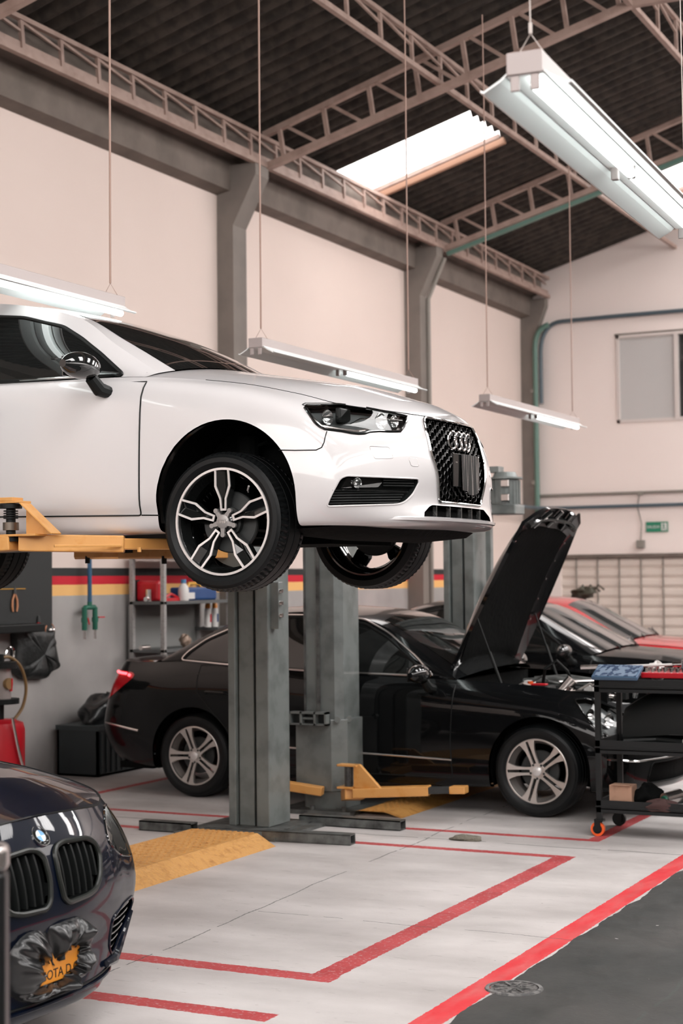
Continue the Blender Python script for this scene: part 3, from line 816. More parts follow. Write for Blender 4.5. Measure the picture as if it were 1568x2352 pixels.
# trusses
def wallz_top(x): return roofz(x)-.06
def rafter(y,lab,pipe=False):
    t=thing('roof_truss',lab,'roof truss',(0,y,0))
    K=-4.11;bz=lambda x:5.93+.272*(x+8.0) if x<K else (6.988 if x<2*RX-K else 5.93+.272*(2*RX-x+8.0))
    tz=lambda x:6.27+.298*((x if x<RX else 2*RX-x)+8.03)
    P=[(-8.0,0,bz(-8)),(K,0,bz(K)),(2*RX-K,0,bz(K)),(2*RX+8.0,0,bz(-8))]
    for a,c in zip(P,P[1:]): MB().bar(a,c,.075,.07).obj('bottom_chord',M['truss'],t)
    P=[(-8.03,0,tz(-8.03)),(RX,0,tz(RX)),(2*RX+8.03,0,tz(-8.03))]
    for a,c in zip(P,P[1:]): MB().bar(a,c,.07,.06).obj('top_chord',M['truss'],t)
    n=21
    for i in range(n):
        x=-7.85+i*.51
        MB().bar((x,0,tz(x)),(x+.055,0,bz(x+.055)),.045,.04).obj('web_bar',M['truss'],t)
        if x+.51<3.2: MB().bar((x+.06,0,tz(x+.06)),(x+.47,0,bz(x+.47)),.04,.035).obj('web_bar',M['truss'],t)
    if pipe:
        MB().bar((-7.95,-.02,5.86),(K,-.02,bz(K)-.07),.05,.05).obj('green_conduit',M['gpipe'],t)
    return t
rafter(14.5,'pale lattice roof truss rising from the pillar behind the white car')
rafter(19.25,'rusty pink lattice roof truss with a green pipe along its bottom chord',True)
rafter(9.75,'lattice roof truss cut by the top left corner of the photo')
def purlin(x,zb,h,y0,y1,lab,pitch=.66,ph=0,w=.05,under=False,green=False):
    t=thing('purlin_truss',lab,'roof truss',(x,0,0))
    MB().bar((0,y0,zb),(0,y1,zb),w,.05).obj('bottom_chord',M['truss'],t)
    MB().bar((0,y0,zb+h),(0,y1,zb+h),w*.9,.04).obj('top_chord',M['truss'],t)
    n=int((y1-y0-ph)/pitch)
    for i in range(n):
        y=y0+ph+i*pitch
        MB().bar((0,y,zb+h),(0,y+.03,zb),.04,.03).obj('web_bar',M['truss'],t)
        MB().bar((0,y+.02,zb+h-.03),(0,y+pitch,zb+h*.62),.022,.022).obj('web_bar',M['truss'],t)
    if w>.05: MB().box((-.06,y0,zb+.0),(.0,y1,zb+.09)).obj('flat_rail',M['truss'],t)
    return t
purlin(-8.0,5.94,.28,4.0,YE-.1,'long pinkish lattice truss running along the left wall',.535,.512,.06)
purlin(-6.05,6.52,.29,6,YE,'lattice purlin crossing the truss just above the hanging tube light',.7,.1)
purlin(-4.11,6.98,.37,6,YE,'lattice purlin at the top right corner of the photo',.7,.3)
# hanging fluorescent fixtures
def fixture(lab,lit=(1,),group='hanging fluorescent lights'):
    t=thing('tube_light',lab,'ceiling light',(0,0,0),group=group)
    L=2.44
    MB().box((-.05,0,0),(.05,L,.062)).obj('housing',M['fixture'],t,bevel=.003)
    b=MB()
    for s in(-1,1):
        A=[(s*.052,.004),(s*.07,-.012),(s*.118,-.038),(s*.128,-.034)]
        B_=[(s*.052,.010),(s*.072,-.006),(s*.118,-.031),(s*.128,-.028)]
        for k in range(3):
            p=[A[k],A[k+1],B_[k+1],B_[k]]
            b.prism(p,lambda x,z,d:(x,d,z),.01,L-.01)
    b.box((-.05,.01,-.003),(.05,L-.01,0))
    b.obj('reflector',M['refl'],t)
    for e in(0,L/2,L):
        for s in(-1,1):
            y0=max(.004,e-.012);y1=min(L-.004,e+.012)
            MB().box((s*.028-.013,y0,-.045),(s*.028+.013,y1,0)).obj('lamp_holder',M['fixture'],t,bevel=.004)
    for h in(0,1):
        y0=.02+h*L/2
        if h in lit: MB().cyl((.028,y0,-.028),(.028,y0+L/2-.03,-.028),.017,14).obj('fluorescent_tube',M['lamp'],t,smooth=True)
    return t
def hang(t,off=0,top=6.5,m='cord'):
    for y in(.075,2.40-.03):
        b=MB();b.tube([(-.045,y,.062),(0,y,.13),(.045,y,.062)],.0018,5);b.tube([(0,y,.13),(0,y,.16)],.006,6)
        b.tube([(0,y,.13),(.004,y,top*.4),(0,y,top-t.location.z)],.006 if m=='cord' else .0022,6)
        b.obj('suspension_cord',M[m],t)
f2=fixture('tube light over the white car bonnet, only its far half lit',(1,));f2.location=(-4.95,8.80,3.115);hang(f2)
f3=fixture('smallest and farthest hanging tube light, in front of the green pipe',(1,));f3.location=(-4.95,12.75,3.15);hang(f3)
f1=fixture('hanging tube light at the left edge above the white car roof',(0,1));f1.location=(-4.95,4.84,3.135);hang(f1)
f0=fixture('large hanging tube light in the top right, nearest the camera',(0,1),'hanging fluorescent lights');f0.location=(-1.46,4.09,3.015)
dd=V((-.0685,.9973,.0273));f0.rotation_euler=(math.asin(dd.z),0,math.atan2(-dd.x,dd.y));hang(f0,m='cordl',top=6.9)
o=fixture('added unseen tube light hanging behind the camera',(0,1));o.location=(-1.9,-1.2,3.1);hang(o)  # unseen lamp added for brightness
o=fixture('added unseen tube light hanging right of the camera',(0,1));o.location=(1.2,2.2,3.1);hang(o)  # second added lamp, also out of view
# pipes and conduits
def pipe(lab,pts,r,m,clips=()):
    t=thing('wall_pipe',lab,'pipe');MB().tube(pts,r,10).obj('pipe_run',M[m],t,smooth=True,ang=50)
    for c in clips: MB().box((c[0]-.04,c[1]-.03,c[2]-.03),(c[0]+.04,c[1]+.03,c[2]+.03)).obj('pipe_clamp',M['cpipe'],t)
    return t
def arc(p,a,b,n=8):
    p,a,b=V(p),V(a),V(b);return [a*(1-t)**2+p*2*t*(1-t)+b*t*t for t in[k/n for k in range(n+1)]]
pipe('green vertical pipe climbing the far corner column',[(-8.20,23.28,.0),(-8.20,23.28,4.95)]+arc((-8.20,23.28,5.45),(-8.20,23.28,5.15),(-7.98,23.28,5.5)),.04,'gpipe',[(-8.24,23.28,3.1),(-8.24,23.28,4.5)])
pipe('grey conduit rising across the end wall above the window',[(-8.12,23.30,4.3),(-8.12,23.30,5.0)]+arc((-8.12,23.38,5.55),(-8.12,23.30,5.1),(-7.8,23.38,5.55))+[(-6.9,23.38,5.56),(XR,23.38,5.56)],.032,'bpipe')
pipe('thin beige conduit crossing the end wall through a junction box',[(-8.2,23.40,2.90),(-6.63,23.40,2.90),(XR,23.40,2.90)],.024,'cpipe',[(-6.63,23.38,2.89)])
pipe('blue grey pipe crossing the end wall under the junction box',[(-8.15,20.0,2.706)]+[(-8.15,23.0,2.706)]+arc((-8.15,23.38,2.706),(-8.15,23.0,2.706),(-7.8,23.38,2.706))+[(XR,23.38,2.706)],.027,'bpipe')
pipe('grey conduit beside the second wall column, bent along its splayed head',[(-8.20,19.16,.0),(-8.20,19.16,5.28),(-7.96,19.16,5.80)],.03,'cpipe',[(-8.22,19.16,4.6)])
b=thing('wall_socket','small wall socket hanging on a cable beside the green exit sign','socket',(-6.64,23.40,2.135))
MB().box((-.06,-.04,-.06),(.06,.04,.06)).obj('socket_box',M['cpipe'],b,bevel=.01)
MB().tube([(0,0,.05),(.02,0,.3),(-.04,.0,.55),(.0,0,.78)],.010,6).obj('socket_cable',M['cpipe'],b)
# exit sign
t=thing('exit_sign','small green and white emergency exit sign on the end wall','sign',(-6.40,23.44,2.386))
MB().box((-.165,-.012,-.075),(.165,0,.075)).obj('sign_board',mat('sign green',(.01,.20,.11),.5),t)
def text(s,size,m,parent,loc,rot,name='lettering',ext=.001):
    c=bpy.data.curves.new(name,'FONT');c.body=s;c.size=size;c.extrude=ext;c.align_x='CENTER';c.align_y='CENTER'
    o=bpy.data.objects.new(name,c);COL.objects.link(o)
    bpy.context.view_layer.update();dg=bpy.context.evaluated_depsgraph_get()
    me=bpy.data.meshes.new_from_object(o.evaluated_get(dg));bpy.data.objects.remove(o);bpy.data.curves.remove(c)
    o=bpy.data.objects.new(name,me);me.materials.clear();me.materials.append(m);COL.objects.link(o);o.parent=parent;o.location=loc;o.rotation_euler=rot;return o
text('SALIDA',.06,M['whitep'],t,(-.055,-.014,0),(PI/2,0,0))
b=MB();b.box((.065,-.014,-.055),(.15,-.0125,.055));b.obj('sign_panel',M['whitep'],t)
b=MB();b.tube([(.10,-.016,.04),(.104,-.016,.005),(.09,-.016,-.02),(.08,-.016,-.045)],.006,6);b.tube([(.104,-.016,.005),(.118,-.016,-.02),(.13,-.016,-.045)],.006,6);b.tube([(.08,-.016,.02),(.10,-.016,.028),(.125,-.016,.015)],.005,6)
b.tube([(.103,-.016,.045),(.106,-.016,.048)],.009,8);b.obj('running_figure',mat('sign figure green',(.01,.20,.11),.5),t)
# ================================================================ glass lens material
lm=M['lens'];n=lm.node_tree.nodes;l=lm.node_tree.links
n.remove(n['Principled BSDF']);tr=n.new('ShaderNodeBsdfTransparent');gl=n.new('ShaderNodeBsdfGlossy');gl.inputs['Roughness'].default_value=.02
fr=n.new('ShaderNodeFresnel');fr.inputs['IOR'].default_value=1.5;mxs=n.new('ShaderNodeMixShader')
tr.inputs[0].default_value=(.93,.94,.94,1)
l.new(fr.outputs[0],mxs.inputs[0]);l.new(tr.outputs[0],mxs.inputs[1]);l.new(gl.outputs[0],mxs.inputs[2])
l.new(mxs.outputs[0],[q for q in n if q.type=='OUTPUT_MATERIAL'][0].inputs[0])
def segs(pts,gap=.09):
    out=[[]]
    for p in pts:
        if out[-1] and (p-out[-1][-1]).length>gap:out.append([])
        out[-1].append(p)
    return [s for s in out if len(s)>1]
def closed_tube(c,pts,r,name,m,par,n=6):
    P=segs(pts)
    if len(P)==1 and (P[0][0]-P[0][-1]).length<.09: return MB().tube(P[0],r,n,closed=True).obj(name,m,par,smooth=True)
    b=MB()
    for s in P:b.tube(s,r,n)
    return b.obj(name,m,par,smooth=True)
_tr=Car.trace
def headlight(c,poly,dark='lampdark',name='headlight',bits=True,flipz=0,rim=.006,lensm=None):
    """poly in picture coordinates measured on the near lamp; cut from both sides"""
    B=c.body;P=dens(poly,6)
    for sg in(-1,1):
        I,c.F=B.split(c.F,P,c.pxproj,lambda p,sg=sg:p.y*sg>.2 and p.x>-.2)
        hs=B.obj(I,name,M[dark],c.root,off=-.045)
        B.obj(I,'lamp_lens',lensm or M['lens'],hs,off=.001)
        pts=c.trace(P,'px',sg,.001)
        closed_tube(c,pts,rim,'lamp_seal',M['gloss'],hs)
        # side walls of the lamp pocket
        q=c.trace(P,'px',sg,0)
        cen=sum(q,V())/len(q)
        g=[[p,p+V((-.05,-.008*sg,0))] for p in q];v,f,_=gridsurf(g+[g[0]]);MB().add(v,f).obj('lamp_pocket',M['satin'] if dark=='lampdark' else M['lampgrey'],hs)
        yield sg,hs
def bowl(b,cen,ax,r,dep,n=20):
    ax=V(ax).normalized();u=ax.orthogonal().normalized();w=ax.cross(u);g=[]
    for k in range(n+1):
        a=2*PI*k/n;g.append([V(cen)+ax*(dep*((q/5)**2-1))+(u*math.cos(a)+w*math.sin(a))*(r*q/5) for q in range(6)])
    v,f,_=gridsurf(g);b.add(v,f)
AX,AZ=-2.636,.317
# ================================================================ AUDI : white hatchback on the lift
A=Car('car','white hatchback raised on the two-post lift, black wheels with silver edging','car',(-3.70,7.09,1.70),AUDI,A_W0,A_W1,A_W2,A_HZ,8,12,5)
c=A;R=A.root
std_car(A,M['white'],
 [('front_door',[(-.40,1.3),(-.398,.86),(-.404,.80),(-.402,.255),(-1.50,.275),(-1.53,.6),(-1.51,1.3)]),
  ('rear_door',[(-1.515,1.3),(-1.535,.6),(-1.505,.275),(-2.16,.29),(-2.30,.55),(-2.48,.80),(-2.50,1.3)])],
 [(.045,.315,.357),(AX+.03,.315,.357)],
 [[(-.565,.925),(-.72,1.04),(-.86,1.13),(-1.0,1.205),(-1.26,1.275),(-1.57,1.31),(-1.60,.938)],
  [(-1.66,.94),(-1.63,1.315),(-2.1,1.31),(-2.5,1.24),(-2.78,1.12),(-2.86,1.02),(-2.7,.97)]],M['glass'])
floorpan(A,-3.2,.62,.175)
# headlamps
hp=[(695,931),(702,928),(740,928),(780,929),(820,934),(860,941),(900,949),(935,957),(934,966),(927,980),(918,991),(895,991.5),(870,990.5),(848,992),(836,996),(822,996.5),(806,995),(785,991),(745,986),(733,980),(722,970),(711,954)]
for sg,hs in headlight(A,hp):
    def P3(px,py,d=.03):
        q=A.trace([(px,py)],'px',sg,0)[0];return q+V((-d,0,0))+V((0,-.3*d*sg,0))
    b=MB()
    for px,py,r,dp in((757,958,.034,.03),(880,966,.038,.03),(910,968,.028,.02)): bowl(b,P3(px,py,.012),(1,.35*sg,0),r,dp)
    b.obj('reflector_bowl',M['lampgrey'],hs,smooth=True)
    b=MB();b.tube([P3(*p,.01) for p in((706,936),(722,960),(742,978),(785,985),(822,989),(850,985))],.006,8);b.obj('running_light',M['satin'],hs,smooth=True)
    b=MB();b.tube([P3(*p,.006) for p in((806,975),(830,962),(870,961),(925,966))],.0045,8);b.obj('chrome_bezel',M['chrome'],hs,smooth=True)
    b=MB();q=P3(800,955,.03);b.box(q-V((.015,.055,.03)),q+V((.012,.055,.035)));b.obj('lamp_shroud',M['bplastic'],hs,bevel=.008)
# bonnet seams, bumper seam, covers
for sg in(-1,1):
    A.hoodseam=MB().tube([A.G[u][-1] if sg<0 else V((A.G[u][-1].x,-A.G[u][-1].y,A.G[u][-1].z)) for u in range(8*12+8,14*12+1)],.0022,6).obj('bonnet_seam',M['bplastic'],R)
    b=MB().tube(A.trace(dens([(.325,.522),(.40,.518),(.49,.517),(.512,.528),(.520,.55),(.524,.60)],.02,False),'side',sg,.0006),.0025,5);b.obj('bumper_seam',M['bplastic'],R)
    for q in([(847,1025),(893,1027),(904,1053),(860,1054)],[(937,1051),(958,1053),(962,1072),(944,1071)]):
        b=MB().tube(A.trace(dens(rpoly(q,5,3),4),'px',sg,.0003),.0009,4,closed=True);b.obj('washer_cover',M['satin'],R)
A.hood.obj(A.hood.f0,'bonnet',M['white'],R)
# fog lamp openings
fp=rpoly([(749,1163),(764,1130),(781,1099),(795,1092.5),(960,1099.5),(962,1108),(948,1135),(930,1153),(912,1158.5)],9,3)
for sg in(-1,1):
    I,A.F=A.body.split(A.F,dens(fp,4),A.pxproj,lambda p,sg=sg:p.y*sg>.2 and p.x>0)
    gr=A.body.obj(I,'fog_light_grille',M['under'],R,off=-.03)
    pts=A.trace(dens(fp,5),'px',sg,0);closed_tube(A,pts,.004,'grille_rim',M['white'],gr)
    g=[[p,p+V((-.035,0,0))] for p in pts];v,f,_=gridsurf(g+[g[0]]);MB().add(v,f).obj('grille_recess',M['bplastic'],gr)
    b=MB()
    for y0 in(1132,1138,1144,1150,1156):
        x0=764-(y0-1130)*.47
        b.tube([p+V((-.012,0,0)) for p in A.trace(dens([(x0,y0),(935-(y0-1132)*.6,y0-2)],12,False),'px',sg,0)],.0035,5)
    for y0 in(1103,1109,1115):
        b.tube([p+V((-.012,0,0)) for p in A.trace(dens([(885,y0),(955,y0+1)],12,False),'px',sg,0)],.003,5)
    b.obj('grille_slats',M['bplastic'],gr,smooth=True)
    b=MB().tube([p+V((-.004,0,0)) for p in A.trace(dens([(765,1126),(860,1126),(938,1130)],10,False),'px',sg,0)],.0035,6);b.obj('gloss_strip',M['gloss'],gr,smooth=True)
    q=A.trace([(822,1109)],'px',sg,0)[0];b=MB();bowl(b,q+V((-.004,0,0)),(1,.6*sg,0),.024,.03);b.cyl(q+V((-.03,0,0)),q+V((-.008,0,0)),.008);f=b.obj('fog_lamp',M['lampgrey'],gr,smooth=True)
    P=A.trace([(795,1098),(870,1098),(878,1108),(868,1119),(783,1121)],'px',sg,.0);b=MB();b.add(P,[tuple(range(len(P)))]);b.obj('fog_lens',M['lens'],gr)
# main grille
gp=rpoly([(-.30,.692),(.30,.692),(.325,.64),(.330,.52),(.262,.315),(.245,.303),(-.245,.303),(-.262,.315),(-.330,.52),(-.325,.64)],.025,3)
I,A.F=A.body.split(A.F,dens(gp,.012),FRONT,lambda p:p.x>.5)
gr=A.body.obj(I,'grille',M['under'],R,off=-.05)
pts=A.trace(dens(gp,.02),'front',off=.004);closed_tube(A,pts,.0065,'grille_surround',M['chrome'],gr,8)
g=[[p,p+V((-.055,0,0))] for p in pts];v,f,_=gridsurf(g+[g[0]]);MB().add(v,f).obj('grille_recess',M['gloss'],gr)
def sx(y,z):
    h=A.bvh.ray_cast(V((3,y,z)),V((-1,0,0)));return h[0].x if h[0] else .75
b=MB();cw,chh=.047,.036;ip=[(x*.985,.5+(z-.5)*.985) for x,z in gp]
for q in range(-10,11):
    for r in range(13):
        y=q*cw*.76;z=.305+r*chh+(chh/2 if q%2 else 0)
        if not inpoly(y,z,ip):continue
        x=sx(y,z)-.012;sl_=(sx(y+.02,z)-sx(y-.02,z))/.04
        hx=lambda s:[(y+cw*.505*s*math.cos(a),z+chh*.577*s*math.sin(a)) for a in [PI/3*k for k in range(6)]]
        b.ring(hx(1.0),hx(.86),lambda yy,zz,d,x=x,y=y,sl_=sl_:(x+d+(yy-y)*sl_,yy,zz),-.016,0)
b.obj('honeycomb_mesh',M['mesh'],gr,bevel=.0012)
b=MB()
for k in range(4):
    cy=(k-1.5)*.062;b.tube([(sx(0,.6)+.014-(cy+.041*math.cos(t))**2*.5,cy+.041*math.cos(t),.600+.041*math.sin(t)) for t in [2*PI*j/32 for j in range(32)]],.0062,8,closed=True)
b.obj('emblem_rings',M['chrome'],gr,smooth=True)
x0=sx(0,.45)+.008
pl=MB().box((x0,-.165,.378),(x0+.006,.165,.535)).obj('plate_holder',M['gloss'],gr,bevel=.003)
b=MB();g=[]
for i in range(29):
    y=-.080+.225*i/28;row=[]
    for k in range(14):
        z=.355+.18*k/13;row.append(V((x0+.012+.004*math.sin(y*95+z*9)*(1.1-k/13)+.002*math.sin(y*210),y,z-.01*math.sin(y*30)*(1-k/13))))
    g.append(row)
v,f,_=gridsurf(g);b.add(v,f);b.add([p+V((-.004,0,0)) for p in v],[tuple(reversed(q)) for q in f]);b.obj('plastic_wrap',M['wrap'],pl,smooth=True,ang=80)
b=MB();b.box((x0+.006,-.14,.49),(x0+.0075,-.115,.496));b.obj('plate_mark',M['chrome'],pl)
# lower air slot and lip
lp=rpoly([(-.45,.232),(-.33,.287),(.33,.287),(.45,.232)],.02,3)
I,A.F=A.body.split(A.F,dens(lp,.012),FRONT,lambda p:p.x>.5)
sl=A.body.obj(I,'lower_air_slot',M['under'],R,off=-.05)
pts=A.trace(dens(lp,.02),'front',off=0);g=[[p,p+V((-.05,0,0))] for p in pts];v,f,_=gridsurf(g+[g[0]]);MB().add(v,f).obj('slot_recess',M['bplastic'],sl)
b=MB()
for y in(-.27,-.135,0,.135,.27):
    q=sx(y,.26)-.015;b.box((q-.02,y-.002,.235),(q,y+.002,.287))
b.obj('slot_divider',M['lampgrey'],sl)
b=MB();g=[]
for k in range(41):   # projecting white lip
    y=-.62+1.24*k/40;q=sx(y,.215)
    g.append([V((q+.0,y,.232)),V((q+.022*(1-abs(y/.62)**4),y,.226)),V((q+.018*(1-abs(y/.62)**4),y,.214)),V((q-.10,y,.190)),V((q-.10,y,.2))])
v,f,_=gridsurf(g);b.add(v,f);b.obj('front_lip',M['white'],R,smooth=True,ang=30)
b=MB();g=[]
for k in range(31):   # black undertray sagging behind the lip
    y=-.72+1.44*k/30;q=sx(y,.205);s=1-abs(y/.74)**6
    g.append([V((q-.08,y,.195)),V((q-.14,y,.195-.045*s)),V((q-.4,y,.185-.055*s)),V((q-.75,y,.20-.02*s)),V((q-.75,y,.24))])
v,f,_=gridsurf(g);b.add(v,f);b.obj('undertray',M['under'],R,smooth=True,ang=50)
b=MB()
for s in(-1,1):
    b.bar((-.02,s*.62,.20),(-.12,s*.30,.17),.06,.05);b.bar((.15,s*.30,.15),(-.05,s*.6,.18),.05,.04);b.cyl((-.02,s*.56,.22),(-.02,s*.54,.62),.055,14)
    b.tube([(0.02+.07*math.cos(t),s*.55+.0*t,.30+t*.016) for t in [k*.5 for k in range(38)]],.008,6)
    b.cyl((-.0,s*.25,.20),(0,s*.64,.217),.022,10)
b.box((-.25,-.34,.12),(.30,.34,.2));b.box((-.5,-.25,.14),(-.3,.1,.3))
b.obj('suspension',M['under'],R)
b=MB().tube([(-.3,.05,.16),(-1.2,.1,.15),(-2.2,.2,.15),(-3.1,.4,.2)],.03,10);b.cyl((-2.9,.2,.22),(-2.9,.7,.22),.1);b.obj('exhaust_pipe',M['galv'],R,smooth=True)
# sill strip under the doors
for sg in(-1,1):
    b=MB();b.box((-2.25,sg*.845-.004,.247),(-.31,sg*.845+.030*sg,.256)) if 0 else None
    MB().tube(A.trace(dens([(-.40,.256),(-.305,.253)],.03,False),'side',sg,.0006),.003,5).obj('sill_seam',M['bplastic'],R)
    MB().tube([(x,sg*(.87),z) for x,z in((-1.66,.765),(-1.78,.775),(-1.90,.778),(-1.94,.765))],.011,8).obj('door_handle',M['white'],R,smooth=True)
    MB().tube([(s_.x,s_.y+sg*.004,s_.z+.004) for s_ in [V((x,sg*(interp([(-2.7,.765),(-2.1,.80),(-.95,.79),(-.43,.738)],x)),interp([(-2.7,.962),(-2.1,.949),(-1.5,.934),(-.95,.926),(-.43,.922)],x))) for x in [-2.7+2.25*k/30 for k in range(31)]]],.006,6).obj('belt_trim',M['chrome'],R,smooth=True)
A.body.obj(A.F,'body_shell',M['white'],R,th=.018)
mirror_part(A,-.625,.87,.865,M['gloss'],M['bplastic'])
for sg in(-1,1):
    b=MB().box((-3.30,sg*.66-.12,.70),(-3.27,sg*.66+.10,.84)).obj('tail_lamp',M['tail'],R,bevel=.02)
for x in(.012,AX):
    wheel(R,(x,-.852,.217),False,'audi');wheel(R,(x,.852,.217),True,'audi')
# ================================================================ SEDAN : black, bonnet open
Sd=Car('car','black saloon with its bonnet raised, parked behind the grey lift posts','car',(-3.77,11.46,0),SED,S_W0,S_W1,S_W2,S_HZ,8,10,5,trunk=(3,S_TZ))
c=Sd;R=c.root
std_car(c,M['black'],
 [('front_door',[(-.60,1.3),(-.615,.8),(-.63,.5),(-.62,.25),(-1.66,.25),(-1.68,.6),(-1.66,1.3)]),
  ('rear_door',[(-1.665,1.3),(-1.685,.6),(-1.665,.25),(-2.30,.27),(-2.42,.5),(-2.72,.80),(-2.76,1.3)])],
 [(.02,.33,.365),(-2.76,.33,.36)],
 [[(-.83,.955),(-.98,1.07),(-1.2,1.22),(-1.4,1.32),(-1.66,1.36),(-1.70,.975)],
  [(-1.76,.98),(-1.74,1.365),(-2.1,1.37),(-2.5,1.29),(-2.74,1.19),(-2.88,1.09),(-2.93,1.04),(-2.5,1.02)]],M['glass'])
floorpan(c,-3.5,.6,.19,(0,-2.76))
# chrome outline of the side windows and strips along the flank
for sg in(-1,1):
    sd=c.side[sg];bv=BVHTree.FromPolygons(sd.v,sd.f0);pts=[]
    for x,z in dens(rpoly([(-.79,.955),(-.95,1.09),(-1.2,1.255),(-1.42,1.355),(-1.75,1.385),(-2.1,1.388),(-2.5,1.31),(-2.75,1.205),(-2.90,1.10),(-2.95,1.04),(-2.5,1.012),(-1.7,.975)],.04,4),.03):
        h=bv.ray_cast(V((x,sg*3,z)),V((0,-sg,0)))
        if h[0]:pts.append(h[0]+V((0,sg*.006,0)))
    closed_tube(c,pts,.0075,'chrome_window_line',M['satin'],R)
    MB().tube([p for p in c.trace(dens([(-2.32,.425),(-.62,.375)],.05,False),'side',sg,.004)],.007,6).obj('side_strip',M['satin'],R,smooth=True)
    MB().tube(c.trace(dens([(-3.60,.545),(-3.45,.525),(-3.25,.495)],.04,False),'side',sg,.004),.008,6).obj('bumper_strip',M['satin'],R,smooth=True)
    MB().tube(c.trace(dens([(.50,.42),(.60,.41),(.68,.40)],.02,False),'side',sg,.004),.008,6).obj('bumper_strip',M['chrome'],R,smooth=True)
    for x in(-1.52,-2.55):
        MB().tube([(x-.1,sg*.865,.80),(x-.08,sg*.895,.81),(x+.08,sg*.895,.805),(x+.1,sg*.87,.795)],.012,8).obj('door_handle',M['satin'] if x>-2 else M['black'],R,smooth=True)
    # tail lamp wraps the rear corner
    P=rpoly([(-3.58,.955),(-3.36,.94),(-3.32,.91),(-3.50,.78),(-3.66,.70),(-3.70,.90)],.02,3)
    I,c.F=c.body.split(c.F,dens(P,.02),SIDE,lambda p,sg=sg:p.y*sg>.4)
    tl=c.body.obj(I,'tail_lamp',M['tail'],R,off=.002)
    q=c.trace(dens([(-3.57,.935),(-3.42,.925)],.02,False),'side',sg,.008)
    if len(q)>1:MB().tube(q,.011,6).obj('lit_bar',M['taillit'],tl,smooth=True)
    q=c.trace([(-3.385,.915),(-3.375,.912)],'side',sg,.01)
    if len(q)>1:MB().tube(q,.012,8).obj('lit_spot',M['taillit'],tl,smooth=True)
    MB().box((.23,sg*.872-.006,.60),(.34,sg*.872+.01,.612)) if 0 else None
hp=[(1318,1606),(1345,1604),(1375,1612),(1410,1625),(1440,1645),(1448,1665),(1446,1690),(1432,1697),(1400,1694),(1368,1672),(1340,1640)]
for sg,hs in headlight(c,hp):
    b=MB()
    for px,py,r in((1402,1655,.05),(1360,1640,.035),(1432,1672,.03)):
        q=c.trace([(px,py)],'px',sg,0)
        if q:bowl(b,q[0]+V((-.01,0,0)),(1,.4*sg,0),r,.04)
    b.obj('reflector_bowl',M['chrome'],hs,smooth=True)
# front grille, air intake
gp=rpoly([(-.40,.74),(.40,.74),(.36,.50),(-.36,.50)],.03,3)
I,c.F=c.body.split(c.F,dens(gp,.02),FRONT,lambda p:p.x>.4)
gr=c.body.obj(I,'grille',M['under'],R,off=-.03)
closed_tube(c,c.trace(dens(gp,.03),'front',off=.002),.010,'grille_surround',M['chrome'],gr)
b=MB()
for z in(.55,.61,.67):b.tube(c.trace(dens([(-.37,z),(.37,z)],.04,False),'front',off=.0),.010,6)
b.obj('grille_bar',M['satin'],gr,smooth=True)
lp=rpoly([(-.62,.24),(.62,.24),(.58,.38),(-.58,.38)],.04,3)
I,c.F=c.body.split(c.F,dens(lp,.02),FRONT,lambda p:p.x>.4)
ia=c.body.obj(I,'air_intake',M['under'],R,off=-.02)
closed_tube(c,c.trace(dens(lp,.03),'front',off=.001),.006,'intake_trim',M['bplastic'],ia)
b=MB().tube(c.trace(dens([(-.74,.40),(.74,.40)],.04,False),'front',off=.004),.007,6);b.obj('bumper_strip',M['chrome'],R,smooth=True)
c.body.obj(c.F,'body_shell',M['black'],R,th=.018)
c.trunk.obj(c.trunk.f0,'boot_lid',M['black'],R)
mirror_part(c,-.80,.86,.90,M['gloss'],M['bplastic'],1.05)
for x in(0,-2.76):
    wheel(R,(x,-.862,.317),False,'merc',.317,.222,.225,False);wheel(R,(x,.862,.317),True,'merc',.317,.222,.225,False)
# engine bay
eb=MB();eb.box((-.62,-.62,.45),(.66,.62,.50));eb.box((-.66,-.66,.5),(-.60,.66,.93));eb.bar((.60,-.6,.72),(.60,.6,.72),.05,.06)
for s in(-1,1):
    eb.box((-.6,s*.64-.02,.5),(.45,s*.64+.02,.86))
eb=eb.obj('engine_bay',M['under'],R)
def part(b,name,m,par,**k):return b.obj(name,m,par,**k)
b=MB().box((-.42,-.22,.60),(.22,.22,.86));part(b,'engine_cover',M['bplastic'],eb,bevel=.05)
b=MB().box((-.30,-.58,.6),(-.02,-.34,.88));part(b,'battery_box',M['bplastic'],eb,bevel=.02)
b=MB()
for y in(-.12,.12):
    b.tube([(-.35,y,.88),(-.1,y,.90),(.15,y,.87)],.028,10)
part(b,'intake_pipe',M['galv'],eb,smooth=True)
b=MB();b.tube([(-.1,-.42,.88),(-.06,-.48,1.0),(.02,-.46,1.06),(.08,-.40,.98),(.10,-.30,.86),(.25,-.2,.84)],.012,8);part(b,'rubber_hose',M['bplastic'],eb,smooth=True)
b=MB();b.tube([(.05,-.55,.83),(.2,-.55,.85),(.45,-.50,.82)],.013,8);b.tube([(.0,-.35,.9),(.3,-.1,.9),(.5,.3,.86)],.012,8);part(b,'metal_pipe',M['satin'],eb,smooth=True)
b=MB();b.cyl((.05,-.50,.82),(.14,-.47,.93),.042,16);part(b,'oil_filter',M['satin'],eb,smooth=True)
b=MB();b.cyl((.34,-.45,.78),(.34,-.45,.9),.05,16);b.cyl((.34,-.45,.9),(.34,-.45,.93),.03,12);part(b,'coolant_tank',M['whitep'],eb,smooth=True)
b=MB().box((-.14,-.56,.885),(-.03,-.50,.90));part(b,'red_cap',M['redp'],eb,bevel=.005)
b=MB().cyl((-.2,-.40,.88),(-.2,-.40,.905),.02);part(b,'orange_cap',M['orangew'],eb)
random.seed(3)
